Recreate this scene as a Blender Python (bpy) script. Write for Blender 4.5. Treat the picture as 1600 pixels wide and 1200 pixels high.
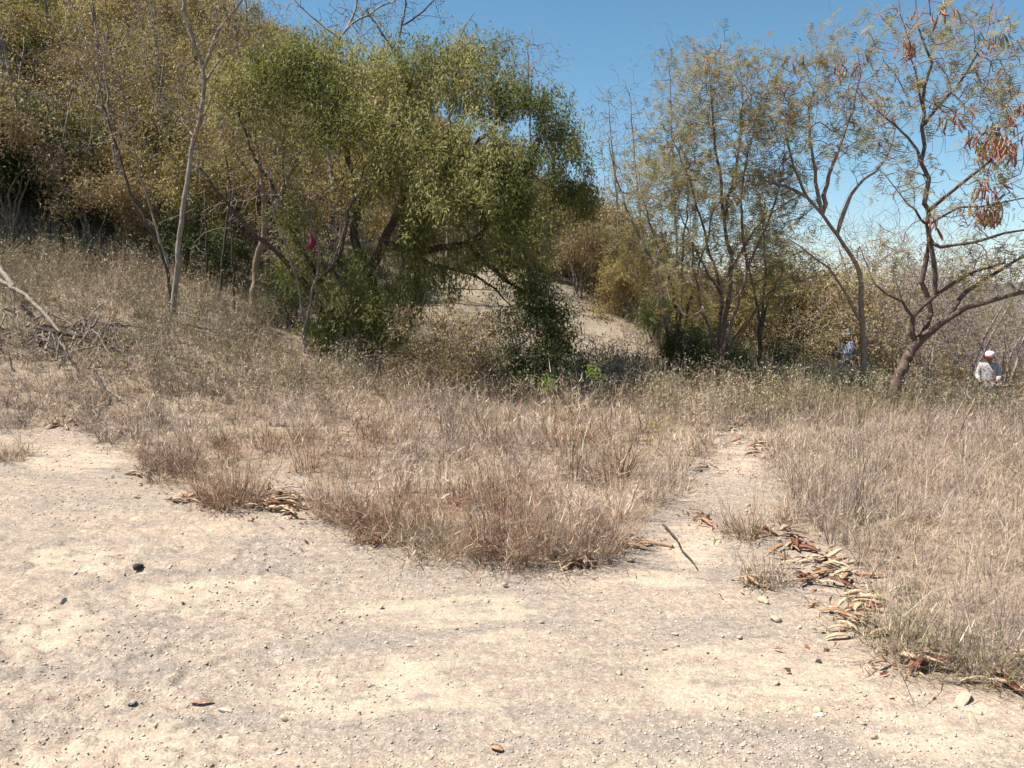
import bpy, math, random
import numpy as np
from mathutils import Vector, Matrix

random.seed(7)
RNG = np.random.default_rng(11)
SC = bpy.context.scene
for o in list(bpy.data.objects):
    bpy.data.objects.remove(o)
COL = SC.collection
R = math.radians
TAU = math.tau

# ------------------------------------------------------------------ camera
F_PX = 1202.0                      # focal length in pixels of the 1600 px wide photograph
PITCH = math.atan(135.0 / F_PX)
EYE = np.array((0.0, 0.0, 1.6))
cam_d = bpy.data.cameras.new('camera')
cam_d.sensor_width = 36.0
cam_d.lens = 36.0 * F_PX / 1600.0
cam_d.clip_start = 0.05
cam_d.clip_end = 20000.0
cam = bpy.data.objects.new('camera', cam_d)
COL.objects.link(cam)
cam.location = EYE
cam.rotation_euler = (R(90) - PITCH, 0, 0)
SC.camera = cam

# ------------------------------------------------------------------ light
SUN_EL, SUN_AZ = R(60), R(-94)      # azimuth from straight ahead (+Y) towards the right (+X)
SUN_DIR = Vector((math.sin(SUN_AZ) * math.cos(SUN_EL), math.cos(SUN_AZ) * math.cos(SUN_EL), math.sin(SUN_EL)))
world = bpy.data.worlds.new('World')
SC.world = world
world.use_nodes = True
wn = world.node_tree
bg = wn.nodes['Background']
sky = wn.nodes.new('ShaderNodeTexSky')
sky.sky_type = 'NISHITA'
sky.sun_disc = False
sky.sun_elevation = SUN_EL
sky.sun_rotation = SUN_AZ
sky.altitude = 900
sky.air_density = 1.0
sky.dust_density = 0.15
sky.ozone_density = 1.1
sky_hs = wn.nodes.new('ShaderNodeHueSaturation')     # the camera's colour rendering of a clear dry sky
sky_hs.inputs['Hue'].default_value = 0.484
sky_hs.inputs['Saturation'].default_value = 1.2
wn.links.new(sky.outputs[0], sky_hs.inputs['Color'])
wn.links.new(sky_hs.outputs[0], bg.inputs['Color'])
bg.inputs['Strength'].default_value = 0.072
sun_d = bpy.data.lights.new('sun', 'SUN')
sun_d.energy = 5.0
sun_d.angle = R(0.53)
sun_d.color = (1.0, 0.945, 0.875)
sun = bpy.data.objects.new('sun', sun_d)
COL.objects.link(sun)
sun.rotation_euler = (-SUN_DIR).to_track_quat('-Z', 'Y').to_euler()
sun.location = (5, 5, 30)
SC.view_settings.view_transform = 'Standard'
SC.view_settings.look = 'None'
SC.view_settings.exposure = 1.0
SC.view_settings.gamma = 1.0
SC.view_settings.use_curve_mapping = False
SC.cycles.max_bounces = 6
SC.cycles.diffuse_bounces = 3
SC.cycles.transmission_bounces = 3
SC.cycles.volume_bounces = 0
SC.cycles.use_adaptive_sampling = True
SC.cycles.adaptive_threshold = 0.015
SC.cycles.use_denoising = True
SC.cycles.denoiser = 'OPENIMAGEDENOISE'
SC.cycles.denoising_prefilter = 'ACCURATE'


# ------------------------------------------------------------------ helpers: pixels and places
def ray(px, py):
    xc, yc = (px - 800.0) / F_PX, (600.0 - py) / F_PX
    s, c = math.sin(PITCH), math.cos(PITCH)
    return np.array((xc, yc * s + c, yc * c - s))


def at(px, py, d):
    """The point d metres ahead that the photograph shows at pixel (px, py)."""
    r = ray(px, py)
    return EYE + r * (d / r[1])


def project(P):
    P = np.asarray(P, float) - EYE
    s, c = math.sin(PITCH), math.cos(PITCH)
    depth = np.maximum(P[..., 1] * c - P[..., 2] * s, 1e-3)
    up = P[..., 1] * s + P[..., 2] * c
    return 800 + F_PX * P[..., 0] / depth, 600 - F_PX * up / depth


def hash01(ix, iy, seed):
    h = (ix.astype(np.int64) * 374761393 + iy.astype(np.int64) * 668265263 + seed * 1442695041) & 0x7FFFFFFF
    h = ((h ^ (h >> 13)) * 1274126177) & 0x7FFFFFFF
    return ((h ^ (h >> 16)) & 0xFFFFFF) / float(0xFFFFFF)


def vnoise(x, y, seed=0):
    x, y = np.asarray(x, float), np.asarray(y, float)
    ix, iy = np.floor(x), np.floor(y)
    fx, fy = x - ix, y - iy
    fx, fy = fx * fx * (3 - 2 * fx), fy * fy * (3 - 2 * fy)
    a, b = hash01(ix, iy, seed), hash01(ix + 1, iy, seed)
    c, d = hash01(ix, iy + 1, seed), hash01(ix + 1, iy + 1, seed)
    return (a * (1 - fx) + b * fx) * (1 - fy) + (c * (1 - fx) + d * fx) * fy


def fbm(x, y, seed=0, octv=4):
    v, amp, tot = 0.0, 1.0, 0.0
    for k in range(octv):
        v = v + amp * vnoise(x * 2 ** k + 17.3 * k, y * 2 ** k - 9.1 * k, seed + k)
        tot += amp
        amp *= 0.5
    return v / tot


def smooth(a, b, x):
    t = np.clip((x - a) / (b - a), 0, 1)
    return t * t * (3 - 2 * t)


def inside(poly, x, y):
    """Vectorised point-in-polygon."""
    res = np.zeros(np.shape(x), bool)
    n = len(poly)
    for i in range(n):
        x0, y0 = poly[i]
        x1, y1 = poly[(i + 1) % n]
        if y0 == y1:
            continue
        c = (y0 > y) != (y1 > y)
        res ^= c & (x < (x1 - x0) * (y - y0) / (y1 - y0) + x0)
    return res


# ------------------------------------------------------------------ terrain
CP = np.array([
    (-3, 0, 0), (3, 0, 0), (0, -3, 0), (-7, -4, 0.1), (7, -4, 0), (0, 3, 0), (-3, 3, .02), (3, 3, 0), (0, 5, 0),
    (2, 5, 0), (4, 5, 0), (-3, 5, .05), (-4.5, 6.5, .2), (-6, 7.4, .38), (-2, 6.5, .08), (0, 7, .05), (2, 7.5, 0),
    (4, 7, -.02), (6.5, 7, -.08), (-6.6, 9.6, 1.0), (-5.3, 12, 1.45), (-8.6, 13, 2.3), (-3, 12.3, .72), (-3.6, 9.5, .42),
    (-1.9, 15, .95), (0, 11.5, .18), (-.5, 13.5, .45), (2.6, 13, .25), (2.4, 15, .75), (1.5, 18, 1.5), (-.8, 19, 2.25), (-4, 18, 2.5),
    (-2.2, 17, 1.7), (5.2, 10.5, .05), (4, 12, .02), (6.4, 12, -.2), (10.6, 17, -1.2), (7.9, 18, -.9), (12, 12, -.8), (9, 9, -.25),
    (4.2, 20, .9), (5, 30, 1.2), (10, 30, -1.2), (3, 40, 3.4), (-5, 30, 7), (-12, 30, 10), (-18.7, 45, 16.5), (-10, 45, 12),
    (0, 50, 6.5), (10, 50, -.5), (20, 40, -3.5), (20, 20, -2.8), (30, 60, -5), (-15, 20, 7), (-25, 30, 16), (-30, 50, 23),
    (-14, 10, 4.3), (-14, 4, 2.8), (-20, 10, 8), (-12, -4, 1.2), (-25, -5, 7), (40, 30, -6.5), (15, 0, -.9), (30, 0, -3),
    (30, -25, -4), (0, -25, -.4), (-25, -25, 5), (-35, 15, 18), (0, 65, 6), (-20, 65, 17), (20, 65, -4), (45, 65, -7), (-40, 65, 26)], float)


def tps_u(r2):
    return np.where(r2 > 1e-9, 0.5 * r2 * np.log(np.maximum(r2, 1e-9)), 0.0)


def tps_fit(cp, lam=0.4):
    n = len(cp)
    d2 = ((cp[:, None, :2] - cp[None, :, :2]) ** 2).sum(-1)
    A = np.zeros((n + 3, n + 3))
    A[:n, :n] = tps_u(d2) + lam * np.eye(n)
    A[:n, n] = 1
    A[:n, n + 1:] = cp[:, :2]
    A[n, :n] = 1
    A[n + 1:, :n] = cp[:, :2].T
    return np.linalg.solve(A, np.concatenate([cp[:, 2], np.zeros(3)]))


TPS = tps_fit(CP)


def base_height(x, y):
    x, y = np.asarray(x, float), np.asarray(y, float)
    shp = np.broadcast(x, y).shape
    xf, yf = np.broadcast_to(x, shp).ravel(), np.broadcast_to(y, shp).ravel()
    r = np.hypot(xf, yf)
    k = np.minimum(1.0, 72.0 / np.maximum(r, 1e-6))
    xc, yc = np.clip(xf * k, -42, 46), np.clip(yf * k, -26, 66)
    out = np.empty_like(xf)
    for s in range(0, len(xf), 40000):
        a, b = xc[s:s + 40000], yc[s:s + 40000]
        d2 = (a[:, None] - CP[None, :, 0]) ** 2 + (b[:, None] - CP[None, :, 1]) ** 2
        out[s:s + 40000] = tps_u(d2) @ TPS[:len(CP)] + TPS[len(CP)] + TPS[len(CP) + 1] * a + TPS[len(CP) + 2] * b
    # beyond the hill the land drops to a wide valley, with low hills at its far side
    valley = -9.0 - 8.0 * smooth(150, 600, r)
    far = valley + smooth(900, 2200, r) * (14 + 75 * fbm(xf / 900.0 + 5, yf / 900.0, 3, 4))
    w = smooth(70, 170, r)
    z = out * (1 - w) + far * w
    return z.reshape(shp)


def height(x, y):
    x, y = np.asarray(x, float), np.asarray(y, float)
    z = base_height(x, y)
    r = np.hypot(x, y)
    big = smooth(11, 25, r)
    z = z + 0.035 * (fbm(x * .7, y * .7, 21, 2) - .5) + big * 0.35 * (fbm(x * .35, y * .35, 22, 3) - .5)
    near = 1 - smooth(8, 14, r)
    z = z + smooth(11, 13, r) * smooth(26, 20, r) * .11 * (fbm(x * 2.2, y * 2.2, 24, 4) - .5)
    # worn ground: shallow ruts, flaking ledges on the left, pebbly grain
    z = z + near * 0.009 * (fbm(x * 2.3, y * 3.4, 31, 4) - .5)
    led = smooth(-.4, -1.6, x) * smooth(6.5, 4.6, y)
    q = fbm(x * 1.6 + y * .9, y * 2.6 - x * .7, 33, 4)
    z = z + near * led * 0.13 * (np.abs(((q * 6.0) % 1.0) - .35) ** 0.7 * .35)
    z = z + near * 0.004 * (fbm(x * 15, y * 17, 35, 3) - .5)
    z = z + near * 0.006 * (vnoise(x * 48, y * 52, 38) - .5)
    return z


def h1(x, y):
    return float(height(np.array([x]), np.array([y]))[0])


def ground_hit(px, py, far=70.0):
    r = ray(px, py)
    t = np.geomspace(1.5, far, 900)
    P = EYE + np.outer(t, r / r[1])
    d = P[:, 2] - height(P[:, 0], P[:, 1])
    k = np.nonzero(d < 0)[0]
    if len(k) == 0:
        return P[-1]
    i = k[0]
    if i == 0:
        return P[0]
    a = d[i - 1] / (d[i - 1] - d[i])
    return P[i - 1] * (1 - a) + P[i] * a


# bare ground, outlined on the photograph
BARE = [(-900, 640), (0, 668), (60, 672), (130, 674), (165, 692), (232, 716), (240, 745), (258, 768), (290, 752), (322, 762), (335, 790), (385, 796), (392, 755), (440, 730), (492, 758), (502, 808),
        (520, 808), (570, 832), (620, 852), (680, 868), (760, 880), (860, 884), (950, 868), (985, 842), (1040, 805), (1078, 750), (1098, 705),
        (1112, 680), (1128, 662), (1155, 672), (1200, 705), (1222, 742), (1222, 800), (1262, 842), (1345, 862), (1368, 905), (1350, 930), (1375, 985), (1392, 1030),
        (1440, 1062), (1560, 1082), (1650, 1100), (2600, 1300), (2600, 9000), (-3000, 9000), (-3000, 640)]


SLOPE = [(640, 480), (690, 428), (800, 412), (872, 428), (925, 468), (1000, 515), (1046, 562), (1010, 574), (955, 548), (900, 566), (700, 580), (640, 545)]


def slope_at(x, y, z=None):
    """The bare stony slope and track seen under the big tree."""
    if z is None:
        z = base_height(x, y)
    j, k = fbm(x * 1.3, y * 1.3, 55, 4) - .5, fbm(x * 1.3 + 30, y * 1.3, 56, 4) - .5
    px, py = project(np.stack([x + .9 * j, y + 1.2 * k, z], -1))
    return inside(SLOPE, px, py) & (y > 11.8) & (y < 21)


def bare_at(x, y, z=None):
    """1 on the bare ground, 0 in the grass."""
    if z is None:
        z = base_height(x, y)
    j = fbm(x * 3.1, y * 3.1, 51, 3) - .5
    k = fbm(x * 3.1 + 40, y * 3.1 + 9, 52, 3) - .5
    px, py = project(np.stack([x + .34 * j, y + .42 * k, z], -1))
    return (inside(BARE, px, py) | (y < 1.5)).astype(float)


# ------------------------------------------------------------------ helpers: meshes and objects
def new_mesh(name, V, T, mat=None, tint=None, smooth_=False, col=None):
    """A mesh from vertex and triangle (or quad) arrays; tint: a number per face, col: a colour per face."""
    V = np.ascontiguousarray(V, np.float32)
    T = np.ascontiguousarray(T, np.int32)
    m = bpy.data.meshes.new(name)
    k = T.shape[1]
    m.vertices.add(len(V))
    m.vertices.foreach_set('co', V.ravel())
    m.loops.add(T.size)
    m.loops.foreach_set('vertex_index', T.ravel())
    m.polygons.add(len(T))
    m.polygons.foreach_set('loop_start', np.arange(0, T.size, k, dtype=np.int32))
    m.polygons.foreach_set('loop_total', np.full(len(T), k, np.int32))
    if smooth_:
        m.polygons.foreach_set('use_smooth', np.ones(len(T), bool))
    m.update(calc_edges=True)
    if tint is not None:
        a = m.attributes.new('tint', 'FLOAT', 'FACE')
        a.data.foreach_set('value', np.ascontiguousarray(tint, np.float32))
    if col is not None:
        a = m.attributes.new('col', 'FLOAT_VECTOR', 'FACE')
        a.data.foreach_set('vector', np.ascontiguousarray(col, np.float32).ravel())
    if mat:
        m.materials.append(mat)
    return m


def obj(name, data, parent=None, loc=(0, 0, 0), rot=(0, 0, 0), scale=(1, 1, 1), label=None, cat=None, group=None, kind=None):
    o = bpy.data.objects.new(name, data)
    COL.objects.link(o)
    o.parent = parent
    o.location = loc
    o.rotation_euler = rot
    o.scale = scale
    if label: o['label'] = label
    if cat: o['category'] = cat
    if group: o['group'] = group
    if kind: o['kind'] = kind
    return o


def thing(name, loc, label, cat, group=None, rot=(0, 0, 0), scale=(1, 1, 1)):
    o = obj(name, None, None, loc, rot, scale, label, cat, group)
    o.empty_display_size = 0.1
    return o


def copy_thing(root, loc, rotz, scale, label, group=None, tilt=(0, 0)):
    r = root.copy()
    COL.objects.link(r)
    r.location = loc
    r.rotation_euler = (tilt[0], tilt[1], rotz)
    r.scale = scale
    r['label'] = label
    if group: r['group'] = group
    for ch in root.children:
        c = ch.copy()
        COL.objects.link(c)
        c.parent = r
    return r


def unit(v):
    return v / np.maximum(np.linalg.norm(v, axis=-1, keepdims=True), 1e-9)


def frames(D):
    ref = np.array((0.31, 0.86, -0.41))
    A = unit(np.cross(D, ref))
    B = np.cross(D, A)
    return A, B


def tubes(P0, P1, R0, R1, D0, D1, n):
    """n-sided tapered tubes between rings; returns vertices and quads as an array."""
    N = len(P0)
    th = np.arange(n) * TAU / n
    c, s = np.cos(th)[None, :, None], np.sin(th)[None, :, None]
    A0, B0 = frames(D0)
    A1, B1 = frames(D1)
    r0 = P0[:, None] + R0[:, None, None] * (A0[:, None] * c + B0[:, None] * s)
    r1 = P1[:, None] + R1[:, None, None] * (A1[:, None] * c + B1[:, None] * s)
    V = np.concatenate([r0, r1], 1).reshape(-1, 3)
    i = np.arange(n)
    q = np.stack([i, (i + 1) % n, n + (i + 1) % n, n + i], 1)
    Q = (np.arange(N)[:, None, None] * 2 * n + q[None]).reshape(-1, 4)
    return V, Q


def join(parts):
    V, Q, off = [], [], 0
    for v, q in parts:
        V.append(v); Q.append(q + off); off += len(v)
    return np.concatenate(V), np.concatenate(Q)


def spline(pts, step):
    """Catmull-Rom through rows of pts (any width), resampled roughly every step metres (first three columns)."""
    P = np.asarray(pts, float)
    Q = np.vstack([2 * P[0] - P[1], P, 2 * P[-1] - P[-2]])
    out = []
    for i in range(1, len(Q) - 2):
        n = max(1, int(np.linalg.norm(Q[i + 1, :3] - Q[i, :3]) / step))
        t = np.linspace(0, 1, n, endpoint=False)[:, None]
        a, b, c, d = Q[i - 1], Q[i], Q[i + 1], Q[i + 2]
        out.append(.5 * (2 * b + (c - a) * t + (2 * a - 5 * b + 4 * c - d) * t ** 2 + (3 * b - a - 3 * c + d) * t ** 3))
    out.append(P[-1:])
    return np.vstack(out)


class Tree:
    """A skeleton of nodes: traced limbs first, then twigs grown from the nearest node to each target."""

    def __init__(self, seed=0):
        self.P, self.par, self.rt, self.lid, self.nl = [], [], [], [], 0
        self.tips = []
        self.rng = np.random.default_rng(seed)

    def limb(self, pts, r0, r1, step=.16, wob=.012, root=None):
        """pts: world points; root: join to the nearest node already there."""
        pts = np.asarray(pts, float)
        parent = -1
        if root is not None and self.P:
            d = np.linalg.norm(np.array(self.P) - pts[0], axis=1)
            parent = int(d.argmin())
            pts = np.vstack([self.P[parent], pts[1:]]) if d.min() < .45 else np.vstack([self.P[parent], pts])
        S = spline(pts, step)
        n = len(S)
        rr = r0 + (r1 - r0) * np.linspace(0, 1, n) ** .85
        w = self.rng.normal(0, wob, (n, 3))
        w[0] = 0
        S = S + w
        for k in range(n):
            if k == 0 and parent >= 0:
                continue
            self.P.append(S[k]); self.par.append(parent); self.rt.append(rr[k]); self.lid.append(self.nl)
            parent = len(self.P) - 1
        self.nl += 1
        return self

    def grow(self, targets, step=.2, wob=.02, droop=0.0, reach=9e9, minr=.004):
        T = np.asarray(targets, float)
        P = np.array(self.P)
        d0 = np.array([np.min(((P - t) ** 2).sum(1)) for t in T])
        buf = np.zeros((len(P) + len(T) * 14, 3))
        n = len(P)
        buf[:n] = P
        for t in T[np.argsort(d0)]:
            d2 = ((buf[:n] - t) ** 2).sum(1)
            i = int(d2.argmin())
            d = math.sqrt(d2[i])
            if d > reach:
                continue
            k = max(1, min(12, int(math.ceil(d / step))))
            a = buf[i].copy()
            pa = self.par[i]
            dirp = a - (buf[pa] if pa >= 0 else a - np.array((0, 0, 1.0)))
            dirp = dirp / max(np.linalg.norm(dirp), 1e-6)
            m = (a + t) / 2 + dirp * d * .22 + np.array((0, 0, droop * d))
            prev = i
            for j in range(1, k + 1):
                u = j / k
                p = (1 - u) ** 2 * a + 2 * u * (1 - u) * m + u * u * t
                if j < k:
                    p = p + self.rng.normal(0, wob, 3)
                self.P.append(p); self.par.append(prev); self.rt.append(0.0); self.lid.append(-1)
                if n >= len(buf):
                    buf = np.vstack([buf, np.zeros((4000, 3))])
                buf[n] = p
                prev = n
                n += 1
            self.tips.append(prev)
        return self

    def radii(self, tip=.0025, e=2.35, cap=.6):
        n = len(self.P)
        acc = np.zeros(n)
        rt = np.array(self.rt)
        r = np.zeros(n)
        par = self.par
        for i in range(n - 1, -1, -1):
            r[i] = rt[i] if rt[i] > 0 else max(tip, acc[i] ** (1 / e))
            p = par[i]
            if p >= 0:
                acc[p] += r[i] ** e
        # a twig is never thicker than what carries it
        for i in range(n):
            p = par[i]
            if p >= 0 and rt[i] == 0:
                r[i] = min(r[i], r[p] * .92)
        self.r = r
        return r

    def mesh(self, thick=.012, tip=.0025):
        """[(limb number, vertices, quads)], (twig vertices, quads)."""
        r = self.radii(tip)
        P = np.array(self.P)
        par = np.array(self.par)
        idx = np.nonzero(par >= 0)[0]
        D = np.zeros_like(P)
        D[idx] = P[idx] - P[par[idx]]
        roots = np.nonzero(par < 0)[0]
        main = np.full(len(P), -1)
        best = np.zeros(len(P))
        for i in idx:
            if r[i] > best[par[i]]:
                best[par[i]] = r[i]; main[par[i]] = i
        for k in roots:
            D[k] = P[main[k]] - P[k] if main[k] >= 0 else (0, 0, 1)
        D = unit(D)
        # node direction: average of incoming and outgoing
        Dn = D.copy()
        has = main >= 0
        Dn[has] = unit(D[has] + D[main[has]])
        ismain = main[par[idx]] == idx
        D0 = np.where(ismain[:, None], Dn[par[idx]], D[idx])
        R0 = np.where(ismain, r[par[idx]], np.minimum(r[idx] * 1.25, r[par[idx]]))
        R0 = np.where(ismain & (R0 > 2.2 * r[idx]), 1.5 * r[idx], R0)
        lid = np.array(self.lid)
        limbs = []
        big = np.zeros(len(idx), bool)
        for l in range(self.nl):
            sel = (lid[idx] == l) & (r[idx] >= min(thick, .02))
            if sel.any():
                k = idx[sel]
                limbs.append((l, *tubes(P[par[k]], P[k], R0[sel], r[k], D0[sel], Dn[k], 8)))
                big |= sel
        sel = ~big
        k = idx[sel]
        return limbs, (tubes(P[par[k]], P[k], R0[sel], r[k], D0[sel], Dn[k], 3) if sel.any() else None)

    def tip_pos(self):
        P = np.array(self.P)
        t = np.array(self.tips)
        d = unit(P[t] - P[np.array(self.par)[t]])
        return P[t], d


def leaves(C, D, per, spread, length, width, droop=.4, fold=.25, rng=RNG, along=.0, jitter=.35, tintc=None):
    """Leaves round each centre C (with twig direction D); returns vertices, triangles, tint."""
    n = len(C) * per
    ci = np.repeat(np.arange(len(C)), per)
    off = rng.normal(0, 1, (n, 3)) * np.asarray(spread)
    base = C[ci] + off - D[ci] * (rng.random((n, 1)) * along)
    ax = rng.normal(0, 1, (n, 3)) * .8 + D[ci] * .6
    ax[:, 2] -= droop
    ax = unit(ax)
    up = unit(rng.normal(0, .55, (n, 3)) + np.array((0, 0, 1.0)))
    side = unit(np.cross(ax, up))
    nrm = np.cross(side, ax)
    L = length * (1 + jitter * (rng.random(n) * 2 - 1))
    W = width * (1 + jitter * (rng.random(n) * 2 - 1))
    mid = base + ax * (L * .48)[:, None]
    tip = base + ax * L[:, None] - np.array((0, 0, 1.0)) * (L * .12)[:, None]
    l = mid - side * (W / 2)[:, None] + nrm * (W * fold)[:, None]
    r_ = mid + side * (W / 2)[:, None] + nrm * (W * fold)[:, None]
    V = np.stack([base, l, tip, r_], 1).reshape(-1, 3)
    k = np.arange(n)[:, None] * 4
    T = np.stack([np.concatenate([k, k + 2, k + 1], 1), np.concatenate([k, k + 3, k + 2], 1)], 1).reshape(-1, 3)
    cl = smooth(.2, .8, vnoise(C[:, 0] * 1.7 + C[:, 1] * .9, C[:, 2] * 1.9 - C[:, 1] * 1.1, 19))
    t = np.clip(cl[ci] * .5 + rng.random(len(C))[ci] * .25 + rng.random(n) * .25, 0, 1)
    return V, T, np.repeat(t, 2)


def fronds(C, D, per, spread, length, width, rng=RNG, pin=5):
    """Feathery compound leaves: a drooping rachis with narrow leaflets to both sides."""
    n = len(C) * per
    ci = np.repeat(np.arange(len(C)), per)
    base = C[ci] + rng.normal(0, 1, (n, 3)) * spread
    ax = rng.normal(0, 1, (n, 3)) * .9 + D[ci] * .5
    ax[:, 2] -= .35
    ax = unit(ax)
    side = unit(np.cross(ax, unit(rng.normal(0, .4, (n, 3)) + np.array((0, 0, 1.0)))))
    L = length * (.6 + .8 * rng.random(n))
    vs, ts = [], []
    for j in range(pin):
        u = (j + .6) / pin
        for s in (-1, 1):
            b = base + ax * (L * u)[:, None] - np.array((0, 0, 1.0)) * (L * .25 * u * u)[:, None]
            d = unit(side * s + ax * .45 + rng.normal(0, .2, (n, 3)))
            ll = (L * .42 * (1.1 - .5 * abs(u - .5)))[:, None]
            w = ax * (width * .5)
            tip = b + d * ll
            vs.append(np.stack([b - w, tip, b + w], 1))
    V = np.stack(vs, 1)                     # n, 2*pin, 3, 3
    m = n * 2 * pin
    V = V.reshape(-1, 3)
    T = np.arange(m * 3).reshape(-1, 3)
    t = np.clip(rng.random(len(C))[ci] * .6 + rng.random(n) * .4, 0, 1)
    return V, T, np.repeat(t, 2 * pin)


def blades(base, head, lean, curve, L, W, S, col, twist=None):
    """Grass blades with S segments; returns vertices, triangles, colour per face."""
    n = len(base)
    hx = np.stack([np.cos(head), np.sin(head), np.zeros(n)], 1)
    sd = np.stack([-np.sin(head), np.cos(head), np.zeros(n)], 1)
    if twist is not None:
        sd = sd * np.cos(twist)[:, None] + hx * np.sin(twist)[:, None]
    p = base.copy()
    rows = []
    for k in range(S):
        w = (W * (1 - .75 * k / S) / 2)[:, None]
        rows += [p - sd * w, p + sd * w]
        a = lean + curve * (k + .5) / S
        p = p + (hx * np.sin(a)[:, None] + np.array((0, 0, 1.0)) * np.cos(a)[:, None]) * (L / S)[:, None]
    rows.append(p)
    V = np.stack(rows, 1)
    m = 2 * S + 1
    tri = []
    for k in range(S - 1):
        a = 2 * k
        tri += [(a, a + 1, a + 3), (a, a + 3, a + 2)]
    tri.append((2 * S - 2, 2 * S - 1, 2 * S))
    tri = np.array(tri)
    T = (np.arange(n)[:, None, None] * m + tri[None]).reshape(-1, 3)
    return V.reshape(-1, 3), T, np.repeat(col, len(tri), 0)


# ------------------------------------------------------------------ materials
def mat(name):
    m = bpy.data.materials.new(name)
    m.use_nodes = True
    nt = m.node_tree
    b = nt.nodes['Principled BSDF']
    b.inputs['Roughness'].default_value = .8
    b.inputs['Specular IOR Level'].default_value = .25
    return m, nt, b


def node(nt, t, **kw):
    n = nt.nodes.new(t)
    for k, v in kw.items():
        setattr(n, k, v)
    return n


def ramp(nt, stops, src):
    r = node(nt, 'ShaderNodeValToRGB')
    e = r.color_ramp.elements
    while len(e) < len(stops):
        e.new(.5)
    for i, (p, c) in enumerate(stops):
        e[i].position = p
        e[i].color = (*c, 1)
    nt.links.new(src, r.inputs[0])
    return r.outputs[0]


def noise(nt, scale, detail=5, rough=.6, vec=None, dist=0.0):
    n = node(nt, 'ShaderNodeTexNoise')
    n.inputs['Scale'].default_value = scale
    n.inputs['Detail'].default_value = detail
    n.inputs['Roughness'].default_value = rough
    n.inputs['Distortion'].default_value = dist
    if vec is not None:
        nt.links.new(vec, n.inputs['Vector'])
    return n.outputs['Fac']


def mixc(nt, fac, a, b, mode='MIX'):
    m = node(nt, 'ShaderNodeMix', data_type='RGBA', blend_type=mode)
    if isinstance(fac, (int, float)):
        m.inputs['Factor'].default_value = fac
    else:
        nt.links.new(fac, m.inputs['Factor'])
    for s, v in (('A', a), ('B', b)):
        i = [x for x in m.inputs if x.name == s and x.type == 'RGBA'][0]
        if isinstance(v, tuple):
            i.default_value = (*v, 1)
        else:
            nt.links.new(v, i)
    return [x for x in m.outputs if x.type == 'RGBA'][0]


def mapping(nt, src, scale=(1, 1, 1), rot=(0, 0, 0)):
    m = node(nt, 'ShaderNodeMapping')
    m.inputs['Scale'].default_value = scale
    m.inputs['Rotation'].default_value = rot
    nt.links.new(src, m.inputs['Vector'])
    return m.outputs[0]


def bump(nt, b, h, strength, dist):
    n = node(nt, 'ShaderNodeBump')
    n.inputs['Strength'].default_value = strength
    n.inputs['Distance'].default_value = dist
    nt.links.new(h, n.inputs['Height'])
    nt.links.new(n.outputs[0], b.inputs['Normal'])


def attr(nt, name):
    return node(nt, 'ShaderNodeAttribute', attribute_name=name)


def leaf_mat(name, stops, trans=.35, rough=.5):
    m, nt, b = mat(name)
    c = ramp(nt, stops, attr(nt, 'tint').outputs['Fac'])
    oi = node(nt, 'ShaderNodeObjectInfo')
    hs = node(nt, 'ShaderNodeHueSaturation')
    mr = node(nt, 'ShaderNodeMapRange')
    mr.inputs['To Min'].default_value = .8
    mr.inputs['To Max'].default_value = 1.2
    nt.links.new(oi.outputs['Random'], mr.inputs['Value'])
    nt.links.new(mr.outputs[0], hs.inputs['Value'])
    nt.links.new(c, hs.inputs['Color'])
    c = hs.outputs[0]
    nt.links.new(c, b.inputs['Base Color'])
    b.inputs['Roughness'].default_value = rough
    t = node(nt, 'ShaderNodeBsdfTranslucent')
    nt.links.new(c, t.inputs['Color'])
    mx = node(nt, 'ShaderNodeMixShader')
    mx.inputs[0].default_value = trans
    nt.links.new(b.outputs[0], mx.inputs[1])
    nt.links.new(t.outputs[0], mx.inputs[2])
    nt.links.new(mx.outputs[0], nt.nodes['Material Output'].inputs['Surface'])
    return m


def bark_mat(name, a, b_, scale=18):
    m, nt, b = mat(name)
    tc = node(nt, 'ShaderNodeTexCoord').outputs['Object']
    v = mapping(nt, tc, (1, 1, .35))
    f = noise(nt, scale, 6, .65, v)
    c = ramp(nt, [(.3, a), (.55, tuple((x + y) / 2 for x, y in zip(a, b_))), (.72, b_)], f)
    nt.links.new(c, b.inputs['Base Color'])
    b.inputs['Roughness'].default_value = .9
    bump(nt, b, noise(nt, scale * 2.2, 4, .6, v), .6, .006)
    return m


def col_mat(name, trans=.25, rough=.75):
    """Each blade keeps its own colour, stored with the blade."""
    m, nt, b = mat(name)
    c = attr(nt, 'col').outputs['Color']
    nt.links.new(c, b.inputs['Base Color'])
    b.inputs['Roughness'].default_value = rough
    t = node(nt, 'ShaderNodeBsdfTranslucent')
    nt.links.new(c, t.inputs['Color'])
    mx = node(nt, 'ShaderNodeMixShader')
    mx.inputs[0].default_value = trans
    nt.links.new(b.outputs[0], mx.inputs[1])
    nt.links.new(t.outputs[0], mx.inputs[2])
    nt.links.new(mx.outputs[0], nt.nodes['Material Output'].inputs['Surface'])
    return m


def plain_mat(name, c, rough=.8, var=.25, scale=30):
    m, nt, b = mat(name)
    tc = node(nt, 'ShaderNodeTexCoord').outputs['Object']
    f = noise(nt, scale, 4, .6, tc)
    lo, hi = tuple(x * (1 - var) for x in c), tuple(min(.95, x * (1 + var)) for x in c)
    nt.links.new(ramp(nt, [(.35, lo), (.65, hi)], f), b.inputs['Base Color'])
    b.inputs['Roughness'].default_value = rough
    return m


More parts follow.
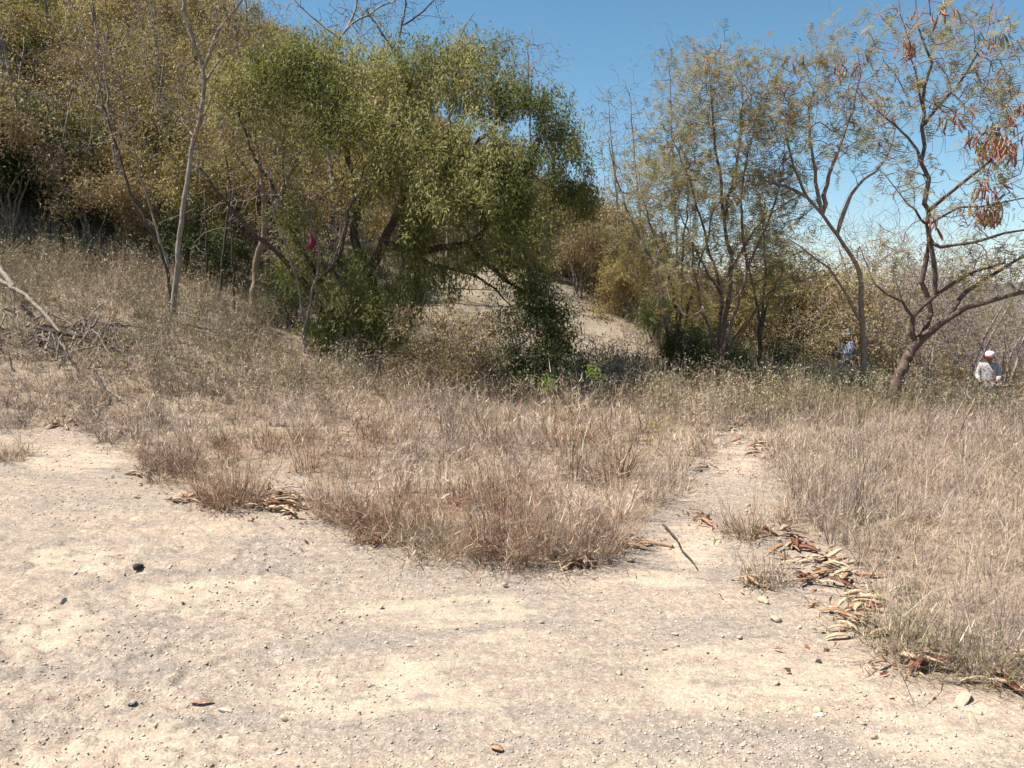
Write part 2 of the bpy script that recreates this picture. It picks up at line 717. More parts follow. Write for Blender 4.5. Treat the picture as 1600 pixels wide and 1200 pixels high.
M = {}
M['green'] = leaf_mat('olive_green_leaf', [(0, (.088, .10, .027)), (.35, (.166, .171, .047)), (.7, (.262, .246, .08)), (1, (.38, .335, .16))], .45)
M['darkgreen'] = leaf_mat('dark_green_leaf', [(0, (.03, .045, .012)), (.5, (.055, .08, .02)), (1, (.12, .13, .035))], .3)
M['olive'] = leaf_mat('olive_dry_leaf', [(0, (.14, .118, .038)), (.5, (.26, .21, .07)), (1, (.39, .305, .13))], .35)
M['brown'] = leaf_mat('brown_dry_leaf', [(0, (.13, .085, .04)), (.4, (.25, .18, .085)), (.75, (.36, .27, .13)), (1, (.25, .22, .075))], .3)
M['gold'] = leaf_mat('golden_leaf', [(0, (.17, .13, .035)), (.5, (.30, .225, .07)), (1, (.42, .33, .13))], .42)
M['feather'] = leaf_mat('feathery_leaf', [(0, (.17, .15, .05)), (.5, (.29, .24, .085)), (.8, (.38, .30, .13)), (1, (.38, .25, .15))], .45)
M['bright'] = leaf_mat('fresh_green_leaf', [(0, (.13, .20, .025)), (1, (.27, .36, .06))], .45)
M['hilltop'] = leaf_mat('yellow_green_leaf', [(0, (.13, .145, .024)), (.5, (.23, .22, .042)), (1, (.33, .28, .075))], .38)
M['bark_pale'] = bark_mat('pale_bark', (.14, .115, .09), (.42, .37, .31))
M['bark_dark'] = bark_mat('dark_bark', (.045, .035, .028), (.13, .10, .08))
M['bark_tan'] = bark_mat('tan_bark', (.20, .14, .10), (.42, .31, .225))
M['bark_red'] = bark_mat('reddish_bark', (.075, .05, .04), (.19, .135, .105))
M['twig_grey'] = bark_mat('grey_twig', (.16, .125, .10), (.30, .25, .21))
M['twig_red'] = bark_mat('reddish_twig', (.19, .115, .10), (.36, .25, .22))
M['twig_mauve'] = bark_mat('mauve_twig', (.22, .175, .16), (.37, .31, .28))
M['twig_dark'] = bark_mat('dark_twig', (.05, .04, .03), (.13, .10, .075))
M['grass'] = col_mat('dry_grass', .2)
M['pod_hang'] = plain_mat('lit_hanging_pod', (.30, .125, .085), .6, .35, 25)  # lighter than the fallen pods: sun shining through is put into the colour
M['pod_red'] = plain_mat('red_brown_pod', (.17, .062, .036), .55, .4, 25)
M['pod_tan'] = plain_mat('tan_pod', (.50, .37, .23), .6, .3, 25)
M['pod_mid'] = plain_mat('brown_pod', (.33, .19, .105), .55, .4, 25)


def ground_material():
    m, nt, b = mat('dry_ground')
    geo = node(nt, 'ShaderNodeNewGeometry').outputs['Position']
    p = mapping(nt, geo, (1, 1, 1))
    streak = mapping(nt, geo, (.42, 1.5, 1), (0, 0, R(-14)))
    f1 = noise(nt, .75, 7, .62, streak, .6)
    f2 = noise(nt, 2.6, 6, .65, streak, .3)
    f3 = noise(nt, 22, 5, .7, p)
    f4 = noise(nt, 95, 3, .7, p)
    f5 = noise(nt, 7.5, 6, .72, streak, .4)
    base = ramp(nt, [(.38, (.265, .228, .198)), (.48, (.30, .255, .216)), (.57, (.352, .286, .226)), (.66, (.43, .332, .247))], f1)
    patch = ramp(nt, [(.38, (.268, .232, .202)), (.60, (.40, .316, .24))], f2)
    c = mixc(nt, .5, base, patch)
    c = mixc(nt, .42, c, ramp(nt, [(.32, (.72, .72, .73)), (.5, (1, 1, 1)), (.66, (1.28, 1.22, 1.13))], f5), 'MULTIPLY')
    fa = node(nt, 'ShaderNodeMath', operation='SUBTRACT')
    nt.links.new(f5, fa.inputs[0]); fa.inputs[1].default_value = .5
    fb = node(nt, 'ShaderNodeMath', operation='MULTIPLY_ADD')
    nt.links.new(fa.outputs[0], fb.inputs[0]); fb.inputs[1].default_value = 2.1
    nt.links.new(attr(nt, 'cream').outputs['Fac'], fb.inputs[2])
    fm = node(nt, 'ShaderNodeMapRange', interpolation_type='SMOOTHSTEP')
    fm.inputs['From Min'].default_value = .08; fm.inputs['From Max'].default_value = 1.0
    nt.links.new(fb.outputs[0], fm.inputs['Value'])
    c = mixc(nt, fm.outputs[0], c, ramp(nt, [(.3, (.415, .322, .24)), (.7, (.48, .375, .283))], f2))
    grain = ramp(nt, [(.3, (.58, .57, .56)), (.5, (1, 1, 1)), (.7, (1.28, 1.26, 1.22))], f3)
    c = mixc(nt, .5, c, grain, 'MULTIPLY')
    grit = ramp(nt, [(.32, (.5, .49, .48)), (.5, (1, 1, 1)), (.68, (1.4, 1.37, 1.33))], f4)
    c = mixc(nt, .62, c, grit, 'MULTIPLY')
    # gravel set in the surface: two sizes of chips, missing where dust has settled
    chips = None
    for sc_, w_ in ((46, .38), (105, .5)):
        vo = node(nt, 'ShaderNodeTexVoronoi')
        vo.inputs['Scale'].default_value = sc_
        wv = node(nt, 'ShaderNodeVectorMath', operation='ADD')
        nz = node(nt, 'ShaderNodeTexNoise'); nz.inputs['Scale'].default_value = sc_ * .8
        nt.links.new(p, nz.inputs['Vector'])
        ns_ = node(nt, 'ShaderNodeVectorMath', operation='SCALE'); ns_.inputs['Scale'].default_value = .6 / sc_
        nt.links.new(nz.outputs['Color'], ns_.inputs[0])
        nt.links.new(p, wv.inputs[0]); nt.links.new(ns_.outputs[0], wv.inputs[1])
        nt.links.new(wv.outputs[0], vo.inputs['Vector'])
        sep = node(nt, 'ShaderNodeSeparateColor')
        nt.links.new(vo.outputs['Color'], sep.inputs[0])
        tone = ramp(nt, [(.0, (.62, .61, .60)), (.3, (.88, .87, .85)), (.7, (1.06, 1.04, 1.0)), (.88, (1.2, 1.17, 1.12)), (1, (1.6, 1.55, 1.48))], sep.outputs[0])
        inv = node(nt, 'ShaderNodeMapRange')
        inv.inputs['To Min'].default_value = w_; inv.inputs['To Max'].default_value = w_ * .25
        nt.links.new(fm.outputs[0], inv.inputs['Value'])
        c = mixc(nt, inv.outputs[0], c, tone, 'MULTIPLY')
        hgt_ = node(nt, 'ShaderNodeMath', operation='MULTIPLY')
        nt.links.new(sep.outputs[1], hgt_.inputs[0]); nt.links.new(inv.outputs[0], hgt_.inputs[1])
        if chips is None:
            chips = hgt_.outputs[0]
        else:
            ad = node(nt, 'ShaderNodeMath', operation='ADD')
            nt.links.new(chips, ad.inputs[0]); nt.links.new(hgt_.outputs[0], ad.inputs[1])
            chips = ad.outputs[0]
    # soil under the grass: brown with straw crumbs; hillside soil further off
    soil = ramp(nt, [(.3, (.20, .145, .10)), (.5, (.30, .23, .16)), (.7, (.40, .31, .21))], noise(nt, 9, 6, .7, p))
    soil = mixc(nt, .5, soil, grit, 'MULTIPLY')
    at_ = attr(nt, 'cover')
    c = mixc(nt, at_.outputs['Fac'], c, soil)
    dirt = ramp(nt, [(.3, (.20, .168, .125)), (.5, (.28, .23, .17)), (.7, (.36, .295, .215))], noise(nt, 1.6, 7, .7, p))
    c = mixc(nt, attr(nt, 'slope').outputs['Fac'], c, mixc(nt, .6, dirt, grit, 'MULTIPLY'))
    hill = ramp(nt, [(.3, (.10, .085, .05)), (.55, (.17, .14, .085)), (.75, (.24, .19, .12))], noise(nt, .35, 7, .65, p))
    farc = ramp(nt, [(.35, (.055, .052, .03)), (.55, (.10, .088, .055)), (.7, (.15, .125, .085))], noise(nt, .012, 8, .75, p))
    hill = mixc(nt, attr(nt, 'far').outputs['Fac'], hill, farc)
    c = mixc(nt, attr(nt, 'wild').outputs['Fac'], c, hill)
    nt.links.new(c, b.inputs['Base Color'])
    b.inputs['Roughness'].default_value = .95
    b.inputs['Specular IOR Level'].default_value = .1
    add = node(nt, 'ShaderNodeMath', operation='ADD')
    nt.links.new(f3, add.inputs[0])
    m2 = node(nt, 'ShaderNodeMath', operation='MULTIPLY')
    nt.links.new(f4, m2.inputs[0])
    m2.inputs[1].default_value = .5
    nt.links.new(m2.outputs[0], add.inputs[1])
    ad2 = node(nt, 'ShaderNodeMath', operation='ADD')
    nt.links.new(add.outputs[0], ad2.inputs[0]); nt.links.new(chips, ad2.inputs[1])
    bump(nt, b, ad2.outputs[0], .7, .012)
    return m


# ------------------------------------------------------------------ the ground: one sheet to the horizon
def build_ground():
    ang = np.concatenate([np.arange(-180, -52, 4.0), np.arange(-52, -44, 1.0), np.arange(-44, 44, .22), np.arange(44, 52, 1.0), np.arange(52, 180, 4.0)])
    rad = [.3]
    while rad[-1] < 2.0: rad.append(rad[-1] * 1.12)
    while rad[-1] < 9.0: rad.append(rad[-1] * 1.0052)
    while rad[-1] < 80: rad.append(rad[-1] * 1.025)
    while rad[-1] < 9000: rad.append(rad[-1] * 1.07)
    rad = np.array(rad)
    A, Rr = np.meshgrid(np.radians(ang), rad)
    X, Y = Rr * np.sin(A), Rr * np.cos(A)
    Z = height(X, Y)
    na, nr = len(ang), len(rad)
    V = np.stack([X, Y, Z], -1).reshape(-1, 3)
    i = np.arange(nr - 1)[:, None] * na + np.arange(na)[None]
    j = np.arange(nr - 1)[:, None] * na + (np.arange(na)[None] + 1) % na
    Q = np.stack([i, i + na, j + na, j], -1).reshape(-1, 4)
    Q = Q[:, ::-1]
    c = len(V)
    V = np.vstack([V, [[0, 0, h1(0, 0)]]])
    m = new_mesh('ground', V, Q, ground_material(), smooth_=True)
    tri = [(c, k, (k + 1) % na) for k in range(na)]
    xs, ys, zs = V[:, 0], V[:, 1], V[:, 2]
    r = np.hypot(xs, ys)
    bare = bare_at(xs, ys, zs)
    mound = slope_at(xs, ys, zs) * (.55 + .4 * vnoise(xs * 3, ys * 3, 57))
    cover = np.where(bare > 0, 0, 1) * (.45 + .55 * vnoise(xs * 2, ys * 2, 77)) * (1 - mound)
    wild = smooth(12.5, 17, np.hypot(xs, ys)) * (1 - mound)
    px, py = project(V)
    cream = np.zeros(len(V))
    wx, wy = 60 * (fbm(xs * 1.7, ys * 1.7, 91, 4) - .5), 60 * (fbm(xs * 1.7 + 9, ys * 1.7, 92, 4) - .5)
    for cx, cy, rx, ry in ((690, 955, 200, 34), (640, 1085, 250, 62), (330, 925, 170, 40), (1090, 1070, 110, 60), (140, 868, 130, 26), (1000, 905, 120, 22), (1270, 1060, 130, 50),
                           (1480, 1150, 160, 60), (90, 985, 120, 40), (230, 1180, 260, 50), (1090, 850, 60, 40), (1150, 720, 50, 30), (120, 720, 90, 25), (820, 1000, 90, 20)):
        d = np.hypot((px + wx * rx / 90 - cx) / rx, (py + wy * ry / 60 - cy) / ry)
        cream = np.maximum(cream, smooth(1.15, .55, d))
    cream = cream * (.5 + .5 * smooth(.35, .6, fbm(xs * 4.5, ys * 7, 93, 4))) * .85 * bare * (r < 14)
    for nm, v in (('cream', cream), ('cover', cover), ('slope', mound), ('wild', wild), ('far', smooth(50, 140, r))):
        a = m.attributes.new(nm, 'FLOAT', 'POINT')
        a.data.foreach_set('value', v.astype(np.float32))
    o = obj('ground', m, kind='structure')
    return o


build_ground()

# ------------------------------------------------------------------ grass
PAL = {
    'straw': np.array(((.45, .355, .245), (.39, .30, .20), (.51, .42, .31))),
    'mauve': np.array(((.375, .288, .235), (.29, .22, .182), (.43, .345, .29))),
    'tan': np.array(((.39, .29, .205), (.32, .232, .16), (.44, .345, .25))),
    'red': np.array(((.24, .135, .08), (.31, .19, .12), (.17, .10, .062))),
    'weed': np.array(((.28, .225, .14), (.36, .285, .195), (.21, .185, .095))),
    'green': np.array(((.17, .19, .065), (.22, .21, .09), (.28, .25, .12))),
}
PK = list(PAL)


def zone_weights(px, py):
    """Share of each grass kind and the height at a ground point seen at (px, py)."""
    n = len(px)
    w = {k: np.zeros(n) for k in PK}
    H = np.full(n, .36)
    base = np.ones(n)
    w['tan'] += .55; w['mauve'] += .35; w['straw'] += .2
    c = smooth(520, 600, px) * smooth(1010, 960, px) * smooth(640, 690, py)
    w['mauve'] += .8 * c; w['red'] += 2.0 * c; w['tan'] += .3 * c; H += .22 * c
    l = smooth(215, 260, px) * smooth(540, 470, px) * smooth(680, 710, py)
    w['red'] += 1.6 * l; w['tan'] += .5 * l; H += .05 * l
    s = smooth(540, 640, px) * smooth(1300, 1200, px) * smooth(690, 640, py)
    w['straw'] += 2.2 * s; w['mauve'] += .5 * s; H += .10 * s
    r = smooth(1180, 1260, px) * smooth(640, 690, py)
    w['mauve'] += 2.2 * r; w['straw'] += .6 * r; w['tan'] += .8 * r; H += .05 * r
    g = smooth(1150, 1220, px) * smooth(668, 628, py)
    w['weed'] += 2.6 * g; w['green'] += 1.3 * g; H += .12 * g
    b = smooth(470, 400, px) * smooth(590, 520, py)
    w['weed'] += 2.6 * b; w['green'] += .9 * b; w['mauve'] += .8 * b; H += .12 * b
    lm = smooth(620, 560, px) * smooth(560, 590, py) * smooth(720, 690, py)
    w['mauve'] += .5 * lm; w['tan'] += .4 * lm; H -= .09 * lm
    W = np.stack([w[k] for k in PK], 1)
    return W / W.sum(1, keepdims=True), H


def pick_kind(W, rng):
    return (rng.random((len(W), 1)) > np.cumsum(W, 1)).sum(1).clip(0, len(PK) - 1)


PALA = np.stack([PAL[k] for k in PK])


def colours(kind, rng, var=.16):
    c = PALA[kind, rng.integers(0, 3, len(kind))]
    return np.clip(c * (1 + rng.normal(0, var, (len(kind), 1))), .02, .75)


def grass_field():
    rng = np.random.default_rng(5)
    # tussocks
    n = 16000
    y = 2.9 + 16 * rng.random(n) ** .82
    x = (rng.random(n) * 2 - 1) * (y * .82 + 1.5)
    mnd = slope_at(x, y)
    keep = (bare_at(x, y) < .5) & (y < np.where(mnd, 19.0, 13.6 + 1.5 * vnoise(x * .5, y * 0, 4)))
    z = base_height(x, y)
    px, py = project(np.stack([x, y, z], 1))
    dens = .30 + .7 * smooth(.38, .62, fbm(x * 1.1, y * 1.1, 61, 3))
    W, H = zone_weights(px, py)
    H = H * (.62 + .8 * smooth(.3, .7, fbm(x * 1.5, y * 1.5, 66, 2)))
    lm = (px < 600) & (py > 590) & (py < 720)
    dens = np.where(lm, np.maximum(dens, .55), dens)
    dens = np.where(px > 1200, np.maximum(dens, .85), np.where((px > 560) & (px < 990) & (py > 680), np.maximum(dens, .6), dens))
    mound = slope_at(x, y)
    keep &= (rng.random(n) < dens) & (~mound | (rng.random(n) < .22))
    x, y, px, py, W, H = x[keep], y[keep], px[keep], py[keep], W[keep], H[keep]
    # keep tussocks apart, so that each stands as a dome with a dark gap round it
    gap = np.where(px > 1200, .17, np.where(py < 660, .19, .33)) * (.8 + .5 * rng.random(len(x)))
    gap = np.where((px < 560) & (py > 590), gap * .9, gap)
    cell, grid, ok = .5, {}, []
    for i in range(len(x)):
        c0, c1 = int(x[i] // cell), int(y[i] // cell)
        hit = False
        for u in (-1, 0, 1):
            for w_ in (-1, 0, 1):
                for j in grid.get((c0 + u, c1 + w_), ()):
                    if (x[i] - x[j]) ** 2 + (y[i] - y[j]) ** 2 < gap[i] * gap[j]:
                        hit = True
                        break
        if not hit:
            grid.setdefault((c0, c1), []).append(i)
            ok.append(i)
    ok = np.array(ok)
    x, y, px, py, W, H = x[ok], y[ok], px[ok], py[ok], W[ok], H[ok]
    W = W * (.15 + 1.9 * np.stack([smooth(.3, .7, fbm(x * 1.6 + 7 * q, y * 1.6 - 5 * q, 130 + q, 2)) for q in range(len(PK))], 1))
    W = W / W.sum(1, keepdims=True)
    kind = pick_kind(W, rng)
    hs = H * (.55 + .75 * rng.random(len(x)) ** 1.2)
    per = (np.clip((44 * (1.15 - (y - 4.5) / 13)), 12, 46) * (.5 + rng.random(len(x))) * (1 + .5 * smooth(520, 600, px) * smooth(1010, 960, px) * smooth(650, 700, py))).astype(int)
    ti = np.repeat(np.arange(len(x)), per)
    N = len(ti)
    mid_ = smooth(520, 600, px) * smooth(1010, 960, px) * smooth(650, 700, py)
    rad = (.05 + .09 * rng.random(len(x))) * (1 + .45 * mid_)
    a = rng.random(N) * TAU
    rr = rad[ti] * np.sqrt(rng.random(N))
    bx, by = x[ti] + rr * np.cos(a), y[ti] + rr * np.sin(a)
    bz = height(bx, by) - .01
    head = a + rng.normal(0, .7, N)
    tl = rng.normal(0, .30, (len(x), 2))
    lean = np.abs(rng.normal(.08, .22, N)) + rr / rad[ti] * .62 + (tl[ti, 0] * np.cos(head) + tl[ti, 1] * np.sin(head))
    curve = rng.normal(.7, .8, N)
    L = hs[ti] * (.6 + .5 * rng.random(N)) * (1.12 - .25 * rr / rad[ti])
    far = np.clip((by - 4) / 8, -.16, 1.3)
    wd = (.0042 + .0042 * far) * (.7 + .6 * rng.random(N))
    kb = np.where(rng.random(N) < .18, pick_kind(W[ti], rng), kind[ti])
    shade = np.clip(1 + rng.normal(0, .24, len(x)), .5, 1.5)
    B1 = blades(np.stack([bx, by, bz], 1), head, lean, curve, L, wd, 3, np.clip(colours(kb, rng, .22) * shade[ti][:, None] * .80, .02, .75), rng.normal(0, .7, N))  # stalks darkened: shade deep in the tussocks is partly put into their colour
    # short curled dead leaf blades all along the stalks
    m = np.clip((4.0 - far * 1.5), 2.0, 4.0)
    li = np.repeat(np.arange(N), np.floor(m + rng.random(N)).astype(int))
    u = .08 + .95 * rng.random(len(li))
    am = lean[li] + curve[li] * u * .5
    hx = np.stack([np.cos(head[li]) * np.sin(am), np.sin(head[li]) * np.sin(am), np.cos(am)], 1)
    lb = np.stack([bx, by, bz], 1)[li] + hx * (L[li] * u)[:, None] + rng.normal(0, .006, (len(li), 3))
    lb[:, 2] = np.maximum(lb[:, 2], bz[li] + .012)
    fine = 1 - .38 * smooth(1150, 1300, px[ti[li]])
    ll = fine * (.045 + .13 * rng.random(len(li)) ** 1.3) * (1 + .25 * far[li])
    lw = fine * (.0046 + .0042 * far[li]) * (.6 + .8 * rng.random(len(li)))
    kl = np.where(rng.random(len(li)) < .22, pick_kind(W[ti[li]], rng), kind[ti[li]])
    cl = np.clip(colours(kl, rng, .24) * shade[ti[li]][:, None] * 1.12, .02, .8)
    B3 = blades(lb, rng.random(len(li)) * TAU, rng.uniform(.25, 1.75, len(li)), rng.normal(.5, 1.1, len(li)), ll, lw, 2, cl, rng.normal(0, .8, len(li)))
    # loose stalks between the tussocks, leaning every way, with a wind-blown bias to the right
    n = 52000
    y2 = 2.9 + 12.5 * rng.random(n) ** .9
    x2 = (rng.random(n) * 2 - 1) * (y2 * .80 + 1)
    k = bare_at(x2, y2) < .5
    qx2, qy2 = project(np.stack([x2, y2, base_height(x2, y2)], 1))
    k &= ~((qx2 > 540) & (qx2 < 990) & (qy2 > 660) & (rng.random(n) < .45))
    md = slope_at(x2, y2)
    x2, y2 = x2[k & ~md], y2[k & ~md]
    q = np.stack([x2, y2, height(x2, y2) - .01], 1)
    px2, py2 = project(q)
    W2, H2 = zone_weights(px2, py2)
    N2 = len(q)
    q[:, 2] += (.05 + .11 * smooth(1150, 1300, px2)) * rng.random(N2) ** 2.2
    right = smooth(1150, 1300, px2)
    L2 = H2 * (.25 + .75 * rng.random(N2)) * (.62 + .45 * right)
    head2 = np.where(rng.random(N2) < .35, rng.normal(.3, .8, N2), rng.random(N2) * TAU)
    lean2 = np.abs(rng.normal(.75, .5, N2))
    curve2 = rng.normal(.5, .8, N2)
    B2 = blades(q, head2, lean2, curve2, L2, np.clip(.0034 + (y2 - 4) * .0006, .003, .009), 2, colours(pick_kind(W2, rng), rng, .2), rng.normal(0, .7, N2))
    V, T = join([(B1[0], B1[1]), (B2[0], B2[1]), (B3[0], B3[1])])
    m = new_mesh('dry_grass', V, T, M['grass'], col=np.vstack([B1[2], B2[2], B3[2]]))
    obj('dry_grass', m, kind='stuff', label='dry tan and mauve grass covering the ground behind the bare gravel')
    n = 3300
    yy = 12.5 + 17 * rng.random(n)
    xx = yy * (.38 + .46 * rng.random(n))
    kk = vnoise(xx * .8, yy * .8, 140) > .22
    xx, yy = xx[kk], yy[kk]
    i = np.repeat(np.arange(len(xx)), 26)
    a = rng.random(len(i)) * TAU
    r_ = .16 * np.sqrt(rng.random(len(i)))
    b = np.stack([xx[i] + r_ * np.cos(a), yy[i] + r_ * np.sin(a)], 1)
    b = np.concatenate([b, height(b[:, 0], b[:, 1])[:, None] - .02], 1)
    kg = np.array([PK.index(k_) for k_ in ('straw', 'weed', 'tan', 'green', 'straw')])[rng.integers(0, 5, len(xx))]
    B4 = blades(b, a + rng.normal(0, .6, len(i)), np.abs(rng.normal(.2, .25, len(i))), rng.normal(.8, .6, len(i)), (.35 + .4 * rng.random(len(xx)))[i] * (.5 + .6 * rng.random(len(i))),
                .0007 * b[:, 1] * (.6 + .8 * rng.random(len(i))), 2, np.clip(colours(kg[i], rng, .22) * (1 + rng.normal(0, .15, len(xx)))[i][:, None] * np.array((1, .97, .8)), .02, .8), rng.normal(0, .7, len(i)))
    obj('golden_grass', new_mesh('golden_grass', B4[0], B4[1], M['grass'], col=B4[2]), kind='stuff', label='golden dry grass on the slope around and behind the pod tree')
    print('grass blades', N, N2, len(li), 'tris', len(T))


grass_field()


def litter():
    """Straw and broken stalks lying flat in the grass and along its edge."""
    rng = np.random.default_rng(15)
    n = 60000
    y = 3.5 + 9 * rng.random(n) ** 1.2
    x = (rng.random(n) * 2 - 1) * (y * .75 + 1)
    b0 = bare_at(x, y)
    edge = bare_at(x, y + .28) + bare_at(x, y - .25) + bare_at(x + .3, y) + bare_at(x - .3, y)
    k = (b0 < .5) | ((edge < 4) & (rng.random(n) < .5)) | (rng.random(n) < .012)
    x, y = x[k][:30000], y[k][:30000]
    N = len(x)
    q = np.stack([x, y, height(x, y) + .004 + .012 * rng.random(N)], 1)
    pal = np.array([0, 1, 2, 3])
    c = colours(pal[rng.integers(0, 4, N)], rng, .2)
    V, T, C = blades(q, rng.random(N) * TAU, np.full(N, 1.45) + rng.normal(0, .12, N), rng.normal(0, .15, N), .04 + .14 * rng.random(N) ** 2, .002 + .0035 * rng.random(N), 2, c)
    obj('straw_litter', new_mesh('straw_litter', V, T, M['grass'], col=C), kind='stuff', label='broken straw and stalks lying flat on the soil')


litter()


def tussock(px, py, hgt, rad, nb, kinds, label, seed, upright=.12):
    rng = np.random.default_rng(seed)
    g = ground_hit(px, py)
    root = thing('grass_tussock', g, label, 'grass tuft')
    a = rng.random(nb) * TAU
    rr = rad * np.sqrt(rng.random(nb))
    lx, ly = rr * np.cos(a), rr * np.sin(a)
    lz = height(g[0] + lx, g[1] + ly) - g[2] - .008
    kind = np.array([PK.index(k) for k in kinds])[rng.integers(0, len(kinds), nb)]
    nb0 = nb // 3
    sel = slice(0, nb0)
    hd = a[sel] + rng.normal(0, .6, nb0)
    ln = np.abs(rng.normal(upright, .22, nb0)) + rr[sel] / rad * .45
    cv = rng.normal(.5, .6, nb0)
    LL = hgt * (.4 + .75 * rng.random(nb0))
    b0 = np.stack([lx, ly, lz], 1)[sel]
    A = blades(b0, hd, ln, cv, LL, .0032 + .002 * rng.random(nb0), 3, colours(kind[sel], rng), rng.normal(0, .7, nb0))
    li = rng.integers(0, nb0, nb - nb0)
    u = .05 + .95 * rng.random(len(li))
    am = ln[li] + cv[li] * u * .5
    lb = b0[li] + np.stack([np.cos(hd[li]) * np.sin(am), np.sin(hd[li]) * np.sin(am), np.cos(am)], 1) * (LL[li] * u)[:, None]
    Bq = blades(lb, rng.random(len(li)) * TAU, rng.uniform(.25, 1.7, len(li)), rng.normal(.4, 1.0, len(li)), .05 + .1 * rng.random(len(li)), .0035 + .003 * rng.random(len(li)), 2,
                np.clip(colours(kind[nb0:], rng, .24) * 1.1, .02, .8), rng.normal(0, .8, len(li)))
    V, T = join([A[:2], Bq[:2]])
    C = np.vstack([A[2], Bq[2]])
    obj('blades', new_mesh('tussock_blades', V, T, M['grass'], col=C), root, kind='stuff')
    return root


tussock(1163, 838, .40, .12, 420, ('weed', 'tan', 'red'), 'upright dry tuft alone on the bare path, behind the smaller tuft', 1)
tussock(1194, 914, .27, .11, 330, ('weed', 'tan', 'mauve'), 'small round dry tuft alone on the gravel beside a pile of pods', 2)
tussock(18, 715, .20, .16, 380, ('weed', 'red', 'tan'), 'low dark tuft on the bare ground at the left edge', 3)
tussock(362, 786, .40, .21, 1300, ('red', 'red', 'tan'), 'bushy reddish brown tuft between two heaps of fallen pods', 4)
tussock(530, 808, .38, .15, 850, ('red', 'red', 'tan', 'mauve'), 'dark reddish tuft just right of the largest pod heap by the gravel', 5)
tussock(605, 836, .42, .22, 1100, ('red', 'tan', 'red'), 'brown tuft right behind the flat grey stone', 6)
tussock(690, 862, .36, .24, 800, ('tan', 'weed', 'straw'), 'tan tuft with a pale broad dead leaf at its foot', 7)
tussock(800, 868, .46, .26, 1300, ('red', 'mauve', 'red'), 'dark rust tuft at the front of the big central grass clump', 8)
tussock(905, 862, .42, .26, 1300, ('mauve', 'red', 'tan'), 'mauve brown tuft at the front right corner of the central clump', 9)
tussock(270, 730, .36, .22, 1000, ('red', 'mauve'), 'dull reddish tuft at the left end of the central grass', 10)
tussock(1405, 1012, .30, .15, 420, ('weed', 'green', 'straw'), 'yellowish green tuft behind the fan of split pods', 11)
tussock(1535, 1050, .24, .13, 320, ('weed', 'straw', 'green'), 'small yellow tuft at the field edge near the right side', 12)


# ------------------------------------------------------------------ trees
def lobe_points(lobes, rng):
    """lobes: (px, py, rx, ry, depth, rdepth, count): points spread through each lobe, more towards its skin."""
    out = []
    for px, py, rx, ry, d, rd, n in lobes:
        v = unit(rng.normal(0, 1, (n, 3)))
        rr = rng.random((n, 1)) ** .42
        v = v * rr * (1 + .22 * rng.normal(0, 1, (n, 1)))
        for a in v:
            out.append(at(px + a[0] * rx, py + a[1] * ry, d + a[2] * rd))
    return np.array(out)


def L(*pts):
    """(px, py, depth) rows to world points."""
    return [at(*p) for p in pts]


def finish(t, root, barkmat, twigmat, tip=.003, thick=.012):
    """Put trunk and twigs, stored about the root's place, under root."""
    o = np.array(root.location)
    limbs, b = t.mesh(thick, tip)
    rooted = {t.lid[i] for i in range(len(t.P)) if t.par[i] < 0}
    for l, v, q in limbs:
        nm = 'trunk' if l in rooted else 'limb'
        obj(nm, new_mesh(nm, v - o, q, barkmat, smooth_=True), root)
    if b is not None:
        obj('twigs', new_mesh('twigs', b[0] - o, b[1], twigmat), root, kind='stuff')


def crown(root, VTt, material, name='crown'):
    o = np.array(root.location)
    V, T, t = VTt
    return obj(name, new_mesh(name, V - o, T, material, tint=t), root, kind='stuff')


def foot(px, py, d):
    p = at(px, py, d)
    return (p[0], d, h1(p[0], d))


def down(px, d):
    """Ground point below pixel column px at depth d."""
    x = (px - 800) / F_PX * d
    return np.array((x, d, h1(x, d) - .05))


